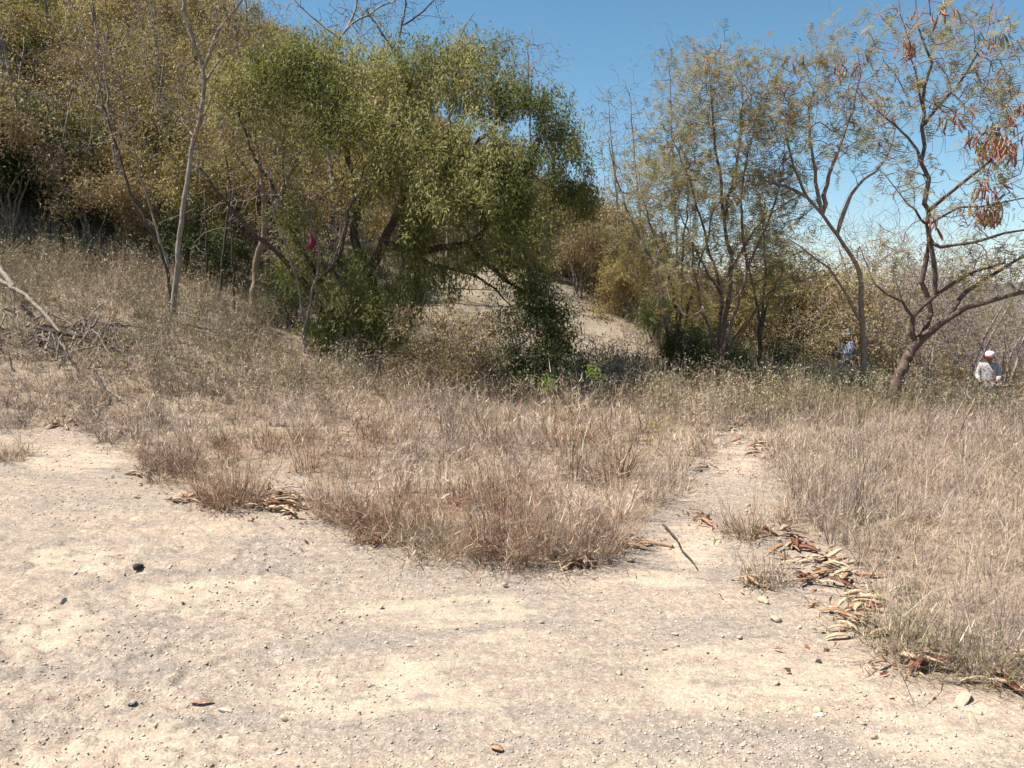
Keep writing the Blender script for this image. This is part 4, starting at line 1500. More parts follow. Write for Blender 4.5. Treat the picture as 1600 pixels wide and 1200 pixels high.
# ------------------------------------------------------------------ shrubs: prototypes, then copies
def shrub_proto(name, seed, mat_leaf, mat_twig, ntar, per, leafL, leafW, stems=5, hgt=2.4, wid=1.25, spread=.13, tip=.006, flat=1.0, low=.35, drop=.4):
    """A shrub about hgt tall at the origin: trunk, twigs, crown."""
    rng = np.random.default_rng(seed)
    root = thing(name, (0, 0, 0), name, 'shrub')
    t = Tree(seed)
    for k in range(stems):
        a = rng.random() * TAU
        e = np.array((math.cos(a) * wid * (.25 + .5 * rng.random()), math.sin(a) * wid * (.25 + .5 * rng.random()), hgt * (.55 + .35 * rng.random())))
        m = e * np.array((.35, .35, .5)) + rng.normal(0, .08, 3)
        t.limb([np.array((rng.normal(0, .06), rng.normal(0, .06), -.15)), m, e], .035 * hgt / 2.4, .01)
    # lumpy crown: several overlapping balls
    balls = []
    for k in range(17):
        a = rng.random() * TAU
        rr = wid * .95 * math.sqrt(rng.random())
        zc = hgt * (low + (1 - low) * rng.random() ** .8 * (1.12 - .45 * rr / wid))
        balls.append((math.cos(a) * rr, math.sin(a) * rr, zc, wid * (.14 + .26 * rng.random() ** 1.5)))
    tg = []
    while len(tg) < ntar:
        bx, by, bz, br = balls[rng.integers(0, len(balls))]
        v = unit(rng.normal(0, 1, 3)) * br * rng.random() ** .4 * (1 + .35 * abs(rng.normal()))
        p = np.array((bx, by, bz)) + v * np.array((1, 1, flat))
        if p[2] > .05:
            tg.append(p)
    nspike = ntar // 9                       # bare shoots standing out of the leaves
    for k in range(nspike):
        a, rr = rng.random() * TAU, wid * 1.05 * math.sqrt(rng.random())
        tg.append(np.array((math.cos(a) * rr, math.sin(a) * rr, hgt * (.75 + .5 * rng.random()))))
    t.grow(np.array(tg), .26, .03, .04)
    C, Dr = t.tip_pos()
    low_ = C[:, 2] < hgt * 1.02
    C, Dr = C[low_], Dr[low_]
    finish(t, root, mat_twig, mat_twig, tip, .02)
    if per:
        crown(root, leaves(C, Dr, per, spread, leafL, leafW, drop, .2, rng, .15), mat_leaf)
    return root


PROTO = {
    'olive': [shrub_proto('hillside_shrub', 300 + i, M['olive'], M['twig_grey'], 330, 22, .085, .032) for i in range(2)],
    'brown': [shrub_proto('hillside_shrub', 310 + i, M['brown'], M['twig_grey'], 330, 17, .085, .03, spread=.15) for i in range(2)],
    'gold': [shrub_proto('hillside_shrub', 320 + i, M['gold'], M['twig_grey'], 300, 22, .08, .03, flat=.7) for i in range(2)],
    'hilltop': [shrub_proto('hillside_shrub', 330, M['hilltop'], M['twig_grey'], 330, 24, .085, .032)],
    'dark': [shrub_proto('leafy_shrub', 340 + i, M['darkgreen'], M['twig_dark'], 320, 24, .075, .03, low=.12) for i in range(2)],
    'bare': [shrub_proto('bare_shrub', 350 + i, M['brown'], M['twig_grey'], 420, 4, .06, .02, tip=.0065, low=.2) for i in range(2)],
    'tall': [shrub_proto('bare_tree', 370 + i, M['brown'], M['twig_mauve'], 900, 2, .07, .02, tip=.0048, low=.3, wid=1.6, hgt=3.6, stems=6) for i in range(3)],
    'slim': [shrub_proto('slim_tree', 380 + i, M['gold'], M['twig_grey'], 170, 3, .07, .025, tip=.0055, low=.4, wid=.8, hgt=4.2, stems=2 + i % 2) for i in range(3)],
    'grey': [shrub_proto('scrub_bush', 360 + i, M['brown'], M['twig_grey'], 360, 12, .07, .022, tip=.006, low=.1, wid=1.4, hgt=2.0) for i in range(2)],
}
USED = set()


def plant(kind, x, y, s, label, group=None, sz=None, sink=.05, name=None):
    src = PROTO[kind][random.randrange(len(PROTO[kind]))]
    loc = (x, y, h1(x, y) - sink)
    sc = (s, s, sz if sz else s * random.uniform(.85, 1.15))
    rz, tl = random.uniform(0, TAU), (random.uniform(-.08, .08), random.uniform(-.08, .08))
    if id(src) not in USED:
        USED.add(id(src))
        src.location = loc; src.scale = sc; src.rotation_euler = (tl[0], tl[1], rz)
        src['label'] = label
        if group: src['group'] = group
        r = src
    else:
        r = copy_thing(src, loc, rz, sc, label, group, tl)
    if name: r.name = name
    return r


# the hillside, densest near
def hillside():
    rng = np.random.default_rng(400)
    pts = []
    tries = 0
    while len(pts) < 285 and tries < 60000:
        tries += 1
        y = 13.8 + 44 * rng.random() ** 1.3
        x = -36 + 42 * rng.random()
        if x > 3.5 - .02 * y or x < -.78 * y - 3:
            continue
        if x > -6.2 and y < 20.5 and not (x < -2.9 - .08 * (y - 14) and y > 14.6):
            continue
        sp = .95 + .029 * y
        if any((x - a) ** 2 + (y - b) ** 2 < sp * sp for a, b in pts):
            continue
        pts.append((x, y))
    for x, y in pts:
        z = h1(x, y)
        px, py = project(np.array((x, y, z + 1.5)))
        if py < -160 or px < -220:
            continue
        u = rng.random()
        if py < 60 and px < 150:
            kind = 'hilltop' if u < .7 else 'olive'
        elif x > -5 and y > 24:
            kind = 'bare' if u < .35 else ('grey' if u < .6 else ('olive' if u < .85 else 'brown'))
        else:
            kind = 'brown' if u < .22 else ('olive' if u < .54 else ('gold' if u < .82 else 'bare'))
        where = 'near the top of' if py < 140 else ('halfway up' if py < 270 else 'low on')
        look = {'hilltop': 'yellow green leafy bush', 'olive': 'olive leaved bush', 'brown': 'brownish dry bush', 'gold': 'golden bush', 'bare': 'bare twiggy bush', 'grey': 'grey scrubby bush'}[kind]
        side = 'the left hillside thicket' if x < -5 else 'the slope behind the big tree'
        s = (.75 + .35 * rng.random()) * (.8 + .009 * y)
        ax = ('at the left edge' if px < 70 else 'left of the saplings' if px < 160 else 'behind the saplings' if px < 235 else 'beside the slender tree' if px < 320 else
              'above the tan trunk' if px < 420 else 'behind the left crown' if px < 560 else 'behind the big crown' if px < 760 else 'at the right end')
        how = 'tall' if s > 1.2 else ('small' if s < .95 else 'mid sized')
        ry = ('on the skyline' if py < 30 else 'near the top' if py < 110 else 'in the upper half' if py < 190 else 'halfway up' if py < 260 else 'in the lower half' if py < 330 else 'at the foot')
        plant(kind, x, y, s, f'{how} {look} {ry} of the hill {ax}', 'bushes covering the hillside')


hillside()


def undergrowth():
    """Dry stems and leaves between the bushes of the hillside."""
    rng = np.random.default_rng(401)
    n = 6500
    y = 13.2 + 42 * rng.random(n) ** 1.2
    x = -.8 * y - 2 + (.8 * y + 8) * rng.random(n)
    k = (x < 4.5) & ~slope_at(x, y) & ~((x > -6) & (y < 14.5))
    x, y = x[k], y[k]
    i = np.repeat(np.arange(len(x)), 11)
    sc = .018 * y[i]
    b = np.stack([x[i] + rng.normal(0, .22, len(i)) * sc, y[i] + rng.normal(0, .22, len(i)) * sc], 1)
    b = np.concatenate([b, height(b[:, 0], b[:, 1])[:, None] - .03], 1)
    kk = np.array([PK.index(q) for q in ('weed', 'tan', 'green', 'weed', 'mauve')])[rng.integers(0, 5, len(x))]
    V, T, C = blades(b, rng.random(len(i)) * TAU, np.abs(rng.normal(.3, .35, len(i))), rng.normal(.6, .6, len(i)), (.35 + .5 * rng.random(len(i))) * (.7 + .02 * y[i]), .0011 * y[i] * (.6 + .8 * rng.random(len(i))), 2,
                     np.clip(colours(kk[i], rng, .2) * .85, .02, .7), rng.normal(0, .8, len(i)))
    obj('hillside_undergrowth', new_mesh('hillside_undergrowth', V, T, M['grass'], col=C), kind='stuff', label='dry tan and olive undergrowth between the hillside bushes')


undergrowth()

# single shrubs one can point at
for kind, px, d, s, lab, g in [      # the mustard bushes sit low, their skirts on the ground
    ('gold', 985, 16.8, .74, 'mustard yellow bush with dark shade beneath, above the dirt slope', None),
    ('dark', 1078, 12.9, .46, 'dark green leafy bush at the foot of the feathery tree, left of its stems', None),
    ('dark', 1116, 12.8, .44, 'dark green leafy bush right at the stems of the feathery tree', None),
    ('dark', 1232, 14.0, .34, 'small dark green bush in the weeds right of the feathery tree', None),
    ('dark', 1385, 11.6, .20, 'small green bush between the two right tree trunks', None),
    ('grey', 1225, 16.6, .85, 'tan brown scrub bush left of the person in the grey hat', None),
    ('grey', 1312, 17.2, .30, 'small tan bush hiding the legs of the person in the grey hat', None),
    ('grey', 1212, 17.5, 1.1, 'tan scrub bush behind the feathery tree', None),
    ('olive', 1190, 19.5, 1.2, 'olive bush behind the feathery tree stems', None),
    ('dark', 1020, 15.4, .40, 'dark bush in the shade right of the mustard yellow bush', None),
    ('grey', 1035, 16.6, .62, 'grey brown bush on the bank above the stony track', None),
    ('olive', 1052, 15.4, .55, 'olive bush behind the thin pale crooked stem', None),
    ('brown', 905, 18.5, .75, 'brown bush on the crest just right of the big crown', None),
    ('olive', 955, 19.5, .85, 'tall olive bush on the crest behind the mustard yellow bushes', None),
    ('grey', 1000, 19.0, .9, 'tall grey scrub bush on the crest left of the feathery trees', None),
    ('grey', 1085, 18.0, .85, 'grey scrub bush behind the left feathery stems', None),
    ('olive', 1150, 17.2, .8, 'olive bush right behind the feathery stems', None),
    ('brown', 1275, 21.0, 1.4, 'brown bush on the skyline between the feathery tree and the tan trunk', None),
    ('olive', 1222, 19.6, 1.25, 'broad olive bush left of the tan trunk, on the skyline', None),
    ('grey', 1300, 19.6, 1.3, 'tan scrub bush on the skyline behind the grey hat', None),
    ('dark', 1160, 13.4, .30, 'small dark bush right of the feathery tree foot', None),
    ('grey', 1345, 21, 1.45, 'grey scrub bush right behind the tan trunk', None),
    ('tall', 1292, 24.5, 1.35, 'mauve grey leafless tree on the skyline left of the tan trunk', None),
    ('tall', 1330, 26, 1.4, 'mauve grey leafless tree behind the tan trunk top fork', None),
    ('tall', 1372, 25, 1.45, 'mauve grey leafless tree between the two right trunks, nearer one', None),
    ('tall', 1405, 28, 1.5, 'mauve grey leafless tree just left of the pod tree stems', None),
    ('tall', 1445, 29, 1.6, 'mauve grey leafless tree right behind the pod tree stems', None),
    ('tall', 1500, 31, 1.8, 'large mauve leafless tree behind the right limb of the pod tree', None),
    ('tall', 1570, 30.5, 1.8, 'large mauve leafless tree above the white capped person', None),
    ('grey', 905, 22, .9, 'grey scrub bush at the top of the dirt slope', None),
    ('bare', 870, 20.5, .85, 'bare twiggy bush behind the hanging limb of the big tree', None),
    ('olive', 930, 24, .95, 'olive bush beyond the mustard yellow bush', None),
    ('brown', 985, 22, .9, 'brown bush behind the mustard yellow bush', None),
    ('grey', 1040, 21, .95, 'grey brown bush behind the thin pale crooked stem', None),
    ('olive', 1110, 22, .95, 'olive bush far behind the feathery tree foot', None),
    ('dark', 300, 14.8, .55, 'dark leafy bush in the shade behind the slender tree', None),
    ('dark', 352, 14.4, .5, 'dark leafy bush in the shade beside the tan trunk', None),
    ('dark', 20, 15.0, .85, 'dark bush added to deepen the shadow pocket at the left edge', None),  # dark leaves here and in the next two stand in for a shadow pocket
    ('dark', 110, 15.8, .8, 'dark bush added to deepen the shadow pocket left of the saplings', None),
    ('dark', 60, 15.5, .9, 'dark bush standing in for shade at the foot of the left thicket', None),
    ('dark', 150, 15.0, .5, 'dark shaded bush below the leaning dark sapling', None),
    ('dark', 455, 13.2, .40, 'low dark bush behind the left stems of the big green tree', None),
    ('dark', 560, 12.9, .36, 'dark leafy bush at the foot of the big green tree', None),
    ('grey', 640, 11.6, .36, 'dusty brown bush in the straw right of the big tree foot', None),
    ('grey', 700, 11.0, .46, 'low twiggy bush under the middle of the big green crown', None),
    ('bare', 760, 10.9, .48, 'brown twiggy bush beneath the drooping limb', None),
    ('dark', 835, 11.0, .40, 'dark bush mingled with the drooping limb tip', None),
]:
    x = (px - 800) / F_PX * d
    plant(kind, x, d, s, lab, g, sink=.62 * s if kind == 'gold' else .05)


def slim_trees():
    rng = np.random.default_rng(403)
    for px, d, s, lab in [(30, 15.5, 1.0, 'slim bare tree nearest the left edge on the wooded slope'), (95, 14.8, .9, 'slim bare tree in front of the dark hollow at left'),
                          (140, 17.0, 1.1, 'slim bare tree behind the leaning saplings, left one'), (215, 15.2, .95, 'slim bare tree between the saplings and the pale slender tree'),
                          (190, 19.0, 1.2, 'slim bare tree high behind the leaning saplings'), (250, 17.5, 1.1, 'slim bare tree just left behind the pale slender tree'),
                          (335, 16.0, 1.05, 'slim bare tree just right behind the pale slender tree'), (365, 18.5, 1.25, 'slim bare tree between the pale slender tree and the tan trunk'),
                          (60, 19.5, 1.25, 'slim bare tree higher up at the left edge'), (430, 17.0, 1.15, 'slim bare tree behind the left part of the big crown'),
                          (10, 22.0, 1.3, 'slim bare tree far up at the left edge'), (290, 21.0, 1.35, 'tall slim bare tree far behind the pale slender tree'),
                          (110, 23.0, 1.4, 'tall slim bare tree far up the left hillside'), (400, 22.5, 1.5, 'tall slim bare tree on the skyline left of the big crown')]:
        plant('slim', (px - 800) / F_PX * d, d, s, lab, 'slim bare trees on the left hillside')


slim_trees()


def twiggy_bushes():
    """Half bare dusty bushes in the gap under the drooping limb."""
    rng = np.random.default_rng(405)
    for n, (px, d, w, hh, nt_, per, lab) in enumerate([
            (715, 10.9, 95, 1.15, 420, 9, 'wide half bare dusty bush under the middle of the big crown'),
            (830, 11.0, 80, 1.35, 420, 10, 'dark half bare bush under the tip of the drooping limb'),
            (655, 11.6, 60, .9, 200, 8, 'dusty twiggy bush right of the big tree foot'),
            (775, 13.2, 80, .8, 160, 7, 'thin dusty bush on the sandy mound behind the drooping limb'),
            (905, 12.4, 50, .7, 130, 8, 'low dusty bush at the foot of the dirt slope'),
            (690, 15.2, 60, .7, 120, 9, 'yellowish bush on the sandy mound seen under the crown')]):
        b = down(px, d)
        root = thing('twiggy_bush', b, lab, 'bush', 'half bare bushes below the big tree')
        t = Tree(90 + n)
        ww = w / F_PX * d
        for k in range(7):
            e = b + np.array((rng.normal(0, .5) * ww, rng.normal(0, .3) * ww, hh * (.6 + .4 * rng.random())))
            t.limb([b + rng.normal(0, .05, 3) * np.array((1, 1, 0)), (b + e) / 2 + rng.normal(0, .06, 3), e], .011, .005)
        tg = b + np.stack([rng.normal(0, .55, nt_) * ww, rng.normal(0, .35, nt_) * ww, hh * (.15 + .95 * rng.random(nt_))], 1)
        t.grow(tg, .14, .02, .02)
        C, Dr = t.tip_pos()
        finish(t, root, M['twig_grey'], M['twig_grey'] if n != 1 else M['twig_dark'], .003, .03)
        crown(root, leaves(C, Dr, per, .06, .05, .018, .5, .2, rng, .1), M[('brown', 'darkgreen', 'olive', 'olive', 'brown', 'gold')[n]])


twiggy_bushes()


def distant_woodland():
    """Bare woodland in the valley, far past the scrub: one mass nobody could count."""
    rng = np.random.default_rng(415)
    n = 1500
    r = 62 + 640 * rng.random(n) ** 1.7
    a = np.radians(rng.uniform(-2, 48, n))
    x, y = r * np.sin(a), r * np.cos(a)
    z = height(x, y)
    hh = 3.0 + 3.5 * rng.random(n)
    m = 46
    i = np.repeat(np.arange(n), m)
    v = unit(rng.normal(0, 1, (n * m, 3))) * rng.random((n * m, 1)) ** .4
    C = np.stack([x[i] + v[:, 0] * hh[i] * .6, y[i] + v[:, 1] * hh[i] * .6, z[i] + hh[i] * (.5 + .5 * v[:, 2])], 1)
    V, T, _ = leaves(C, unit(rng.normal(0, 1, C.shape) + np.array((0, 0, .8))), 1, .05, .9, .30, -.2, .2, rng)
    pal = np.array(((.17, .14, .12), (.20, .165, .13), (.13, .125, .06), (.15, .12, .10)))
    col = pal[rng.integers(0, 4, n)][i] * (1 + rng.normal(0, .15, (n * m, 1)))
    obj('distant_woodland', new_mesh('distant_woodland', V, T, M['grass'], col=np.repeat(col, 2, 0)), kind='stuff', label='grey bare woodland filling the far valley')


distant_woodland()


def haze():
    bm = new_mesh('haze', np.array([(sx * 9600, sy * 9600, z) for z in (-60, 125) for sx, sy in ((-1, -1), (1, -1), (1, 1), (-1, 1))], float),
                  np.array([(3, 2, 1, 0), (4, 5, 6, 7), (0, 1, 5, 4), (1, 2, 6, 5), (2, 3, 7, 6), (3, 0, 4, 7)]))
    m = bpy.data.materials.new('haze')
    m.use_nodes = True
    nt = m.node_tree
    nt.nodes.remove(nt.nodes['Principled BSDF'])
    v = nt.nodes.new('ShaderNodeVolumePrincipled')
    v.inputs['Color'].default_value = (.86, .90, 1, 1)
    v.inputs['Density'].default_value = .00010
    v.inputs['Anisotropy'].default_value = .2
    nt.links.new(v.outputs[0], nt.nodes['Material Output'].inputs['Volume'])
    bm.materials.append(m)
    obj('haze', bm, kind='stuff')


haze()


def right_scrub():
    """Scrub beyond the two people, falling away to the valley."""
    rng = np.random.default_rng(410)
    pts = []
    tries = 0
    while len(pts) < 85 and tries < 20000:
        tries += 1
        y = 19 + 48 * rng.random() ** 1.3
        x = .25 * y + rng.random() * (.62 * y)
        if y < 30 and x > .44 * y:
            continue
        sp = 1.5 + .03 * y
        if any((x - a) ** 2 + (y - b) ** 2 < sp * sp for a, b in pts):
            continue
        pts.append((x, y))
    for x, y in pts:
        u = rng.random()
        px, _ = project(np.array((x, y, 0.0)))
        kind = 'tall' if px > 1350 and u < .75 else ('grey' if u < .45 else ('bare' if u < .68 else ('olive' if u < .85 else 'brown')))
        look = {'olive': 'olive bush', 'brown': 'brown half dry bush', 'bare': 'bare twiggy bush', 'grey': 'tan grey scrub bush', 'tall': 'mauve grey leafless tree'}[kind]
        where = 'behind the wide pod tree' if px > 1380 else 'behind the tan trunked tree'
        s = (.6 + .35 * rng.random()) * (.85 + .008 * y) * (1.9 if kind == 'tall' else 1)
        nth = 'nearer' if y < 28 else ('more distant' if y < 42 else 'farthest')
        at_ = ('left of the grey hatted person' if px < 1290 else 'over the grey hatted person' if px < 1345 else 'seen between the two right trunks' if px < 1410 else
               'seen through the pod tree stems' if px < 1480 else 'under the pod tree right limb' if px < 1560 else 'behind the white capped person')
        plant(kind, x, y, s, f'{nth} {look}, {at_}', 'scrub on the falling slope')


right_scrub()
for k, lst in PROTO.items():              # a prototype never planted is not part of the place
    for r_ in lst:
        if id(r_) not in USED:
            for c in list(r_.children):
                bpy.data.objects.remove(c)
            bpy.data.objects.remove(r_)


# tall weeds on the left bank and under the right trees: stemmy, seedy, uncountable
def weeds():
    rng = np.random.default_rng(420)
    X, Y, Hh, K = [], [], [], []
    for n, (x0, x1, y0, y1, hh, dens) in enumerate([(-11, -2.2, 9.0, 14.2, .62, 900), (1.7, 12, 9.0, 14.5, .58, 1300), (4, 13, 13, 21, .6, 600), (5.4, 8.4, 13.5, 17, .6, 300), (-3.2, 2.2, 10.2, 13.5, .5, 360)]):
        x = x0 + (x1 - x0) * rng.random(dens)
        y = y0 + (y1 - y0) * rng.random(dens)
        X.append(x); Y.append(y); Hh.append(np.full(dens, hh)); K.append(np.full(dens, n))
    x, y, hh = np.concatenate(X), np.concatenate(Y), np.concatenate(Hh)
    md = slope_at(x, y)
    qx, qy = project(np.stack([x, y, base_height(x, y)], 1))
    pile = (qx < 190) & (qy > 470) & (qy < 600)
    k = (bare_at(x, y) < .5) & ~md & (vnoise(x * .9, y * .9, 8) > .25) & ~(pile & (rng.random(len(x)) < .8))
    x, y, hh = x[k], y[k], hh[k]
    n = len(x)
    z = height(x, y)
    per = 5
    i = np.repeat(np.arange(n), per)
    a = rng.random(n * per) * TAU
    b = np.stack([x[i] + .05 * np.cos(a), y[i] + .05 * np.sin(a), z[i] - .02], 1)
    Ls = hh[i] * (.5 + .7 * rng.random(n * per))
    ln = np.abs(rng.normal(.2, .2, n * per))
    d = np.stack([np.sin(ln) * np.cos(a), np.sin(ln) * np.sin(a), np.cos(ln)], 1)
    tip = b + d * Ls[:, None]
    sc = colours(np.array([PK.index('weed'), PK.index('mauve')])[rng.integers(0, 2, n * per)], rng)
    st = blades(b, a, ln, rng.normal(.2, .2, n * per), Ls, np.full(n * per, .007), 2, sc)
    # small leaves and seed heads along the upper two thirds of each stem
    m = 9
    j = np.repeat(np.arange(n * per), m)
    u = .3 + .75 * rng.random(len(j))
    C = b[j] + d[j] * (Ls[j] * u)[:, None] + rng.normal(0, .022, (len(j), 3))
    V, T, _ = leaves(C, d[j], 1, .01, .05, .014, .1, .2, rng)
    kk = np.array([PK.index('weed'), PK.index('green'), PK.index('weed'), PK.index('mauve')])
    cl = colours(kk[rng.integers(0, 4, len(j))] , rng, .2)
    V2, T2 = join([(st[0], st[1]), (V, T)])
    col = np.vstack([st[2], np.repeat(cl, 2, 0)])
    obj('weeds', new_mesh('weeds', V2, T2, M['grass'], col=col), kind='stuff', label='grey green dry weeds on the bank and under the trees')


weeds()


# green saplings standing in the grass
def small_plants():
    rng = np.random.default_rng(430)
    for n, (pts, lab) in enumerate([
            (((918, 692, 7.6), (900, 655, 7.6), (875, 618, 7.6), (856, 598, 7.6)), 'thin leaning seedling with a bright green leaf tuft, left one of two'),
            (((948, 690, 8.0), (955, 645, 8.0), (945, 610, 8.0), (926, 576, 8.0)), 'thin seedling with a bright green leaf tuft, right one of two'),
            (((1032, 700, 8.0), (1030, 680, 8.0), (1026, 662, 8.0)), 'small yellowish green seedling in the grass beside the path'),
            (((968, 690, 7.8), (975, 650, 7.8), (981, 618, 7.8)), 'thin nearly leafless stalk right of the two bright seedlings')]):
        g = ground_hit(*pts[0][:2])
        d = g[1]
        root = thing('seedling', g, lab, 'seedling', 'green seedlings in the grass')
        t = Tree(80 + n)
        t.limb([g - np.array((0, 0, .03))] + [at(p[0], p[1], d) for p in pts[1:]], .008, .004, .08, .004)
        e = at(*pts[-1][:2], d)
        tg = [e + rng.normal(0, .07, 3) * np.array((1.3, 1, .6)) for _ in range(12 if n < 3 else 5)]
        t.grow(np.array(tg), .06, .006)
        C, Dr = t.tip_pos()
        finish(t, root, M['twig_red'], M['twig_red'], .002)
        crown(root, leaves(C, Dr, 8 if n < 2 else 6, .028, .04, .016, .2, .2, rng, .05) if n != 3 else leaves(C, Dr, 2, .03, .03, .012, .2, .2, rng, .02), M['bright'] if n < 2 else M['hilltop'])


small_plants()


# ------------------------------------------------------------------ fallen branches, sticks
def branch(name, pts, r0, r1, label, material, twigs=0, seed=0, group=None, cat='branch'):
    rng = np.random.default_rng(seed)
    P = np.array(pts, float)
    root = thing(name, P[0], label, cat, group)
    t = Tree(seed)
    t.limb(P, r0, r1, .08, .006)
    if twigs:
        base = np.array(t.P)
        tg = base[rng.integers(0, len(base), twigs)] + rng.normal(0, .2, (twigs, 3)) * np.array((1, 1, .5))
        g = height(tg[:, 0], tg[:, 1])
        tg[:, 2] = np.maximum(tg[:, 2], g + .02)
        t.grow(tg, .1, .012)
    finish(t, root, material, material, .003, .008)
    return root


def lying(*pix, lift=.03):
    out = []
    for p in pix:
        g = ground_hit(p[0], p[1])
        out.append(g + np.array((0, 0, p[2] if len(p) > 2 else lift)))
    return out


def dead_wood():
    br = M['bark_pale']
    branch('fallen_branch', lying((-30, 478, .5), (30, 502, .42), (60, 520, .36), (95, 548, .25)), .034, .02, 'long pale fallen branch sloping down from the left edge', br, 14, 1, 'brush pile branches')
    branch('fallen_branch', lying((55, 540, .22), (95, 545, .2), (140, 552, .2)), .03, .024, 'short cut branch lying across the end of the long pale one', M['bark_dark'], 6, 2, 'brush pile branches')
    branch('fallen_branch', lying((-10, 470, .55), (10, 485, .5), (25, 500, .42)), .04, .032, 'thick pale branch stub at the left edge above the brush', br, 4, 3, 'brush pile branches')
    rng = np.random.default_rng(31)
    for k in range(44):
        x, y = -10 + 190 * rng.random(), 520 + 60 * rng.random()
        a = rng.normal(0, 35)
        pts = lying((x, y, .06 + .2 * rng.random()), (x + a * .5 + 10, y - 8 + rng.normal(0, 6), .1 + .2 * rng.random()), (x + a + 22, y - 12 + rng.normal(0, 12), .05 + .3 * rng.random()))
        branch('brush_twig', pts, .016, .007, 'grey dead twig tangled in the brush pile at the left', M['twig_grey'], 5, 40 + k, 'brush pile twigs', 'twig')
    branch('stick', lying((1036, 826), (1055, 848), (1072, 872), (1088, 893)), .009, .005, 'thin dark curved stick lying on the path beside the central clump', M['bark_dark'], 0, 5, None, 'stick')
    branch('stick', lying((1160, 845, .05), (1100, 800, .05), (1020, 790, .06)), .003, .002, 'fine dry stalk lying across the path', M['twig_grey'], 0, 6, None, 'stick')
    a = ground_hit(1492, 700)
    branch('stick', [a, at(1506, 660, a[1]), at(1518, 632, a[1])], .012, .008, 'bare reddish stick standing up in the right hand grass', M['twig_red'], 0, 7, None, 'stick')
    branch('dead_stump', lying((172, 632, .0), (160, 622, .12), (150, 606, .2)), .03, .018, 'broken dark stub of dead wood in the grass at left', M['bark_dark'], 3, 8, None, 'dead wood')
    branch('stick', lying((165, 622, .10), (190, 630, .05), (210, 645, .04)), .02, .012, 'short grey stick propped beside the broken dark stub', M['twig_grey'], 2, 9, None, 'stick')
    branch('stick', lying((1022, 850, .012), (1035, 853, .012), (1050, 857, .012)), .014, .01, 'short thick piece of pale wood on the path', M['bark_tan'], 0, 10, None, 'stick')


dead_wood()


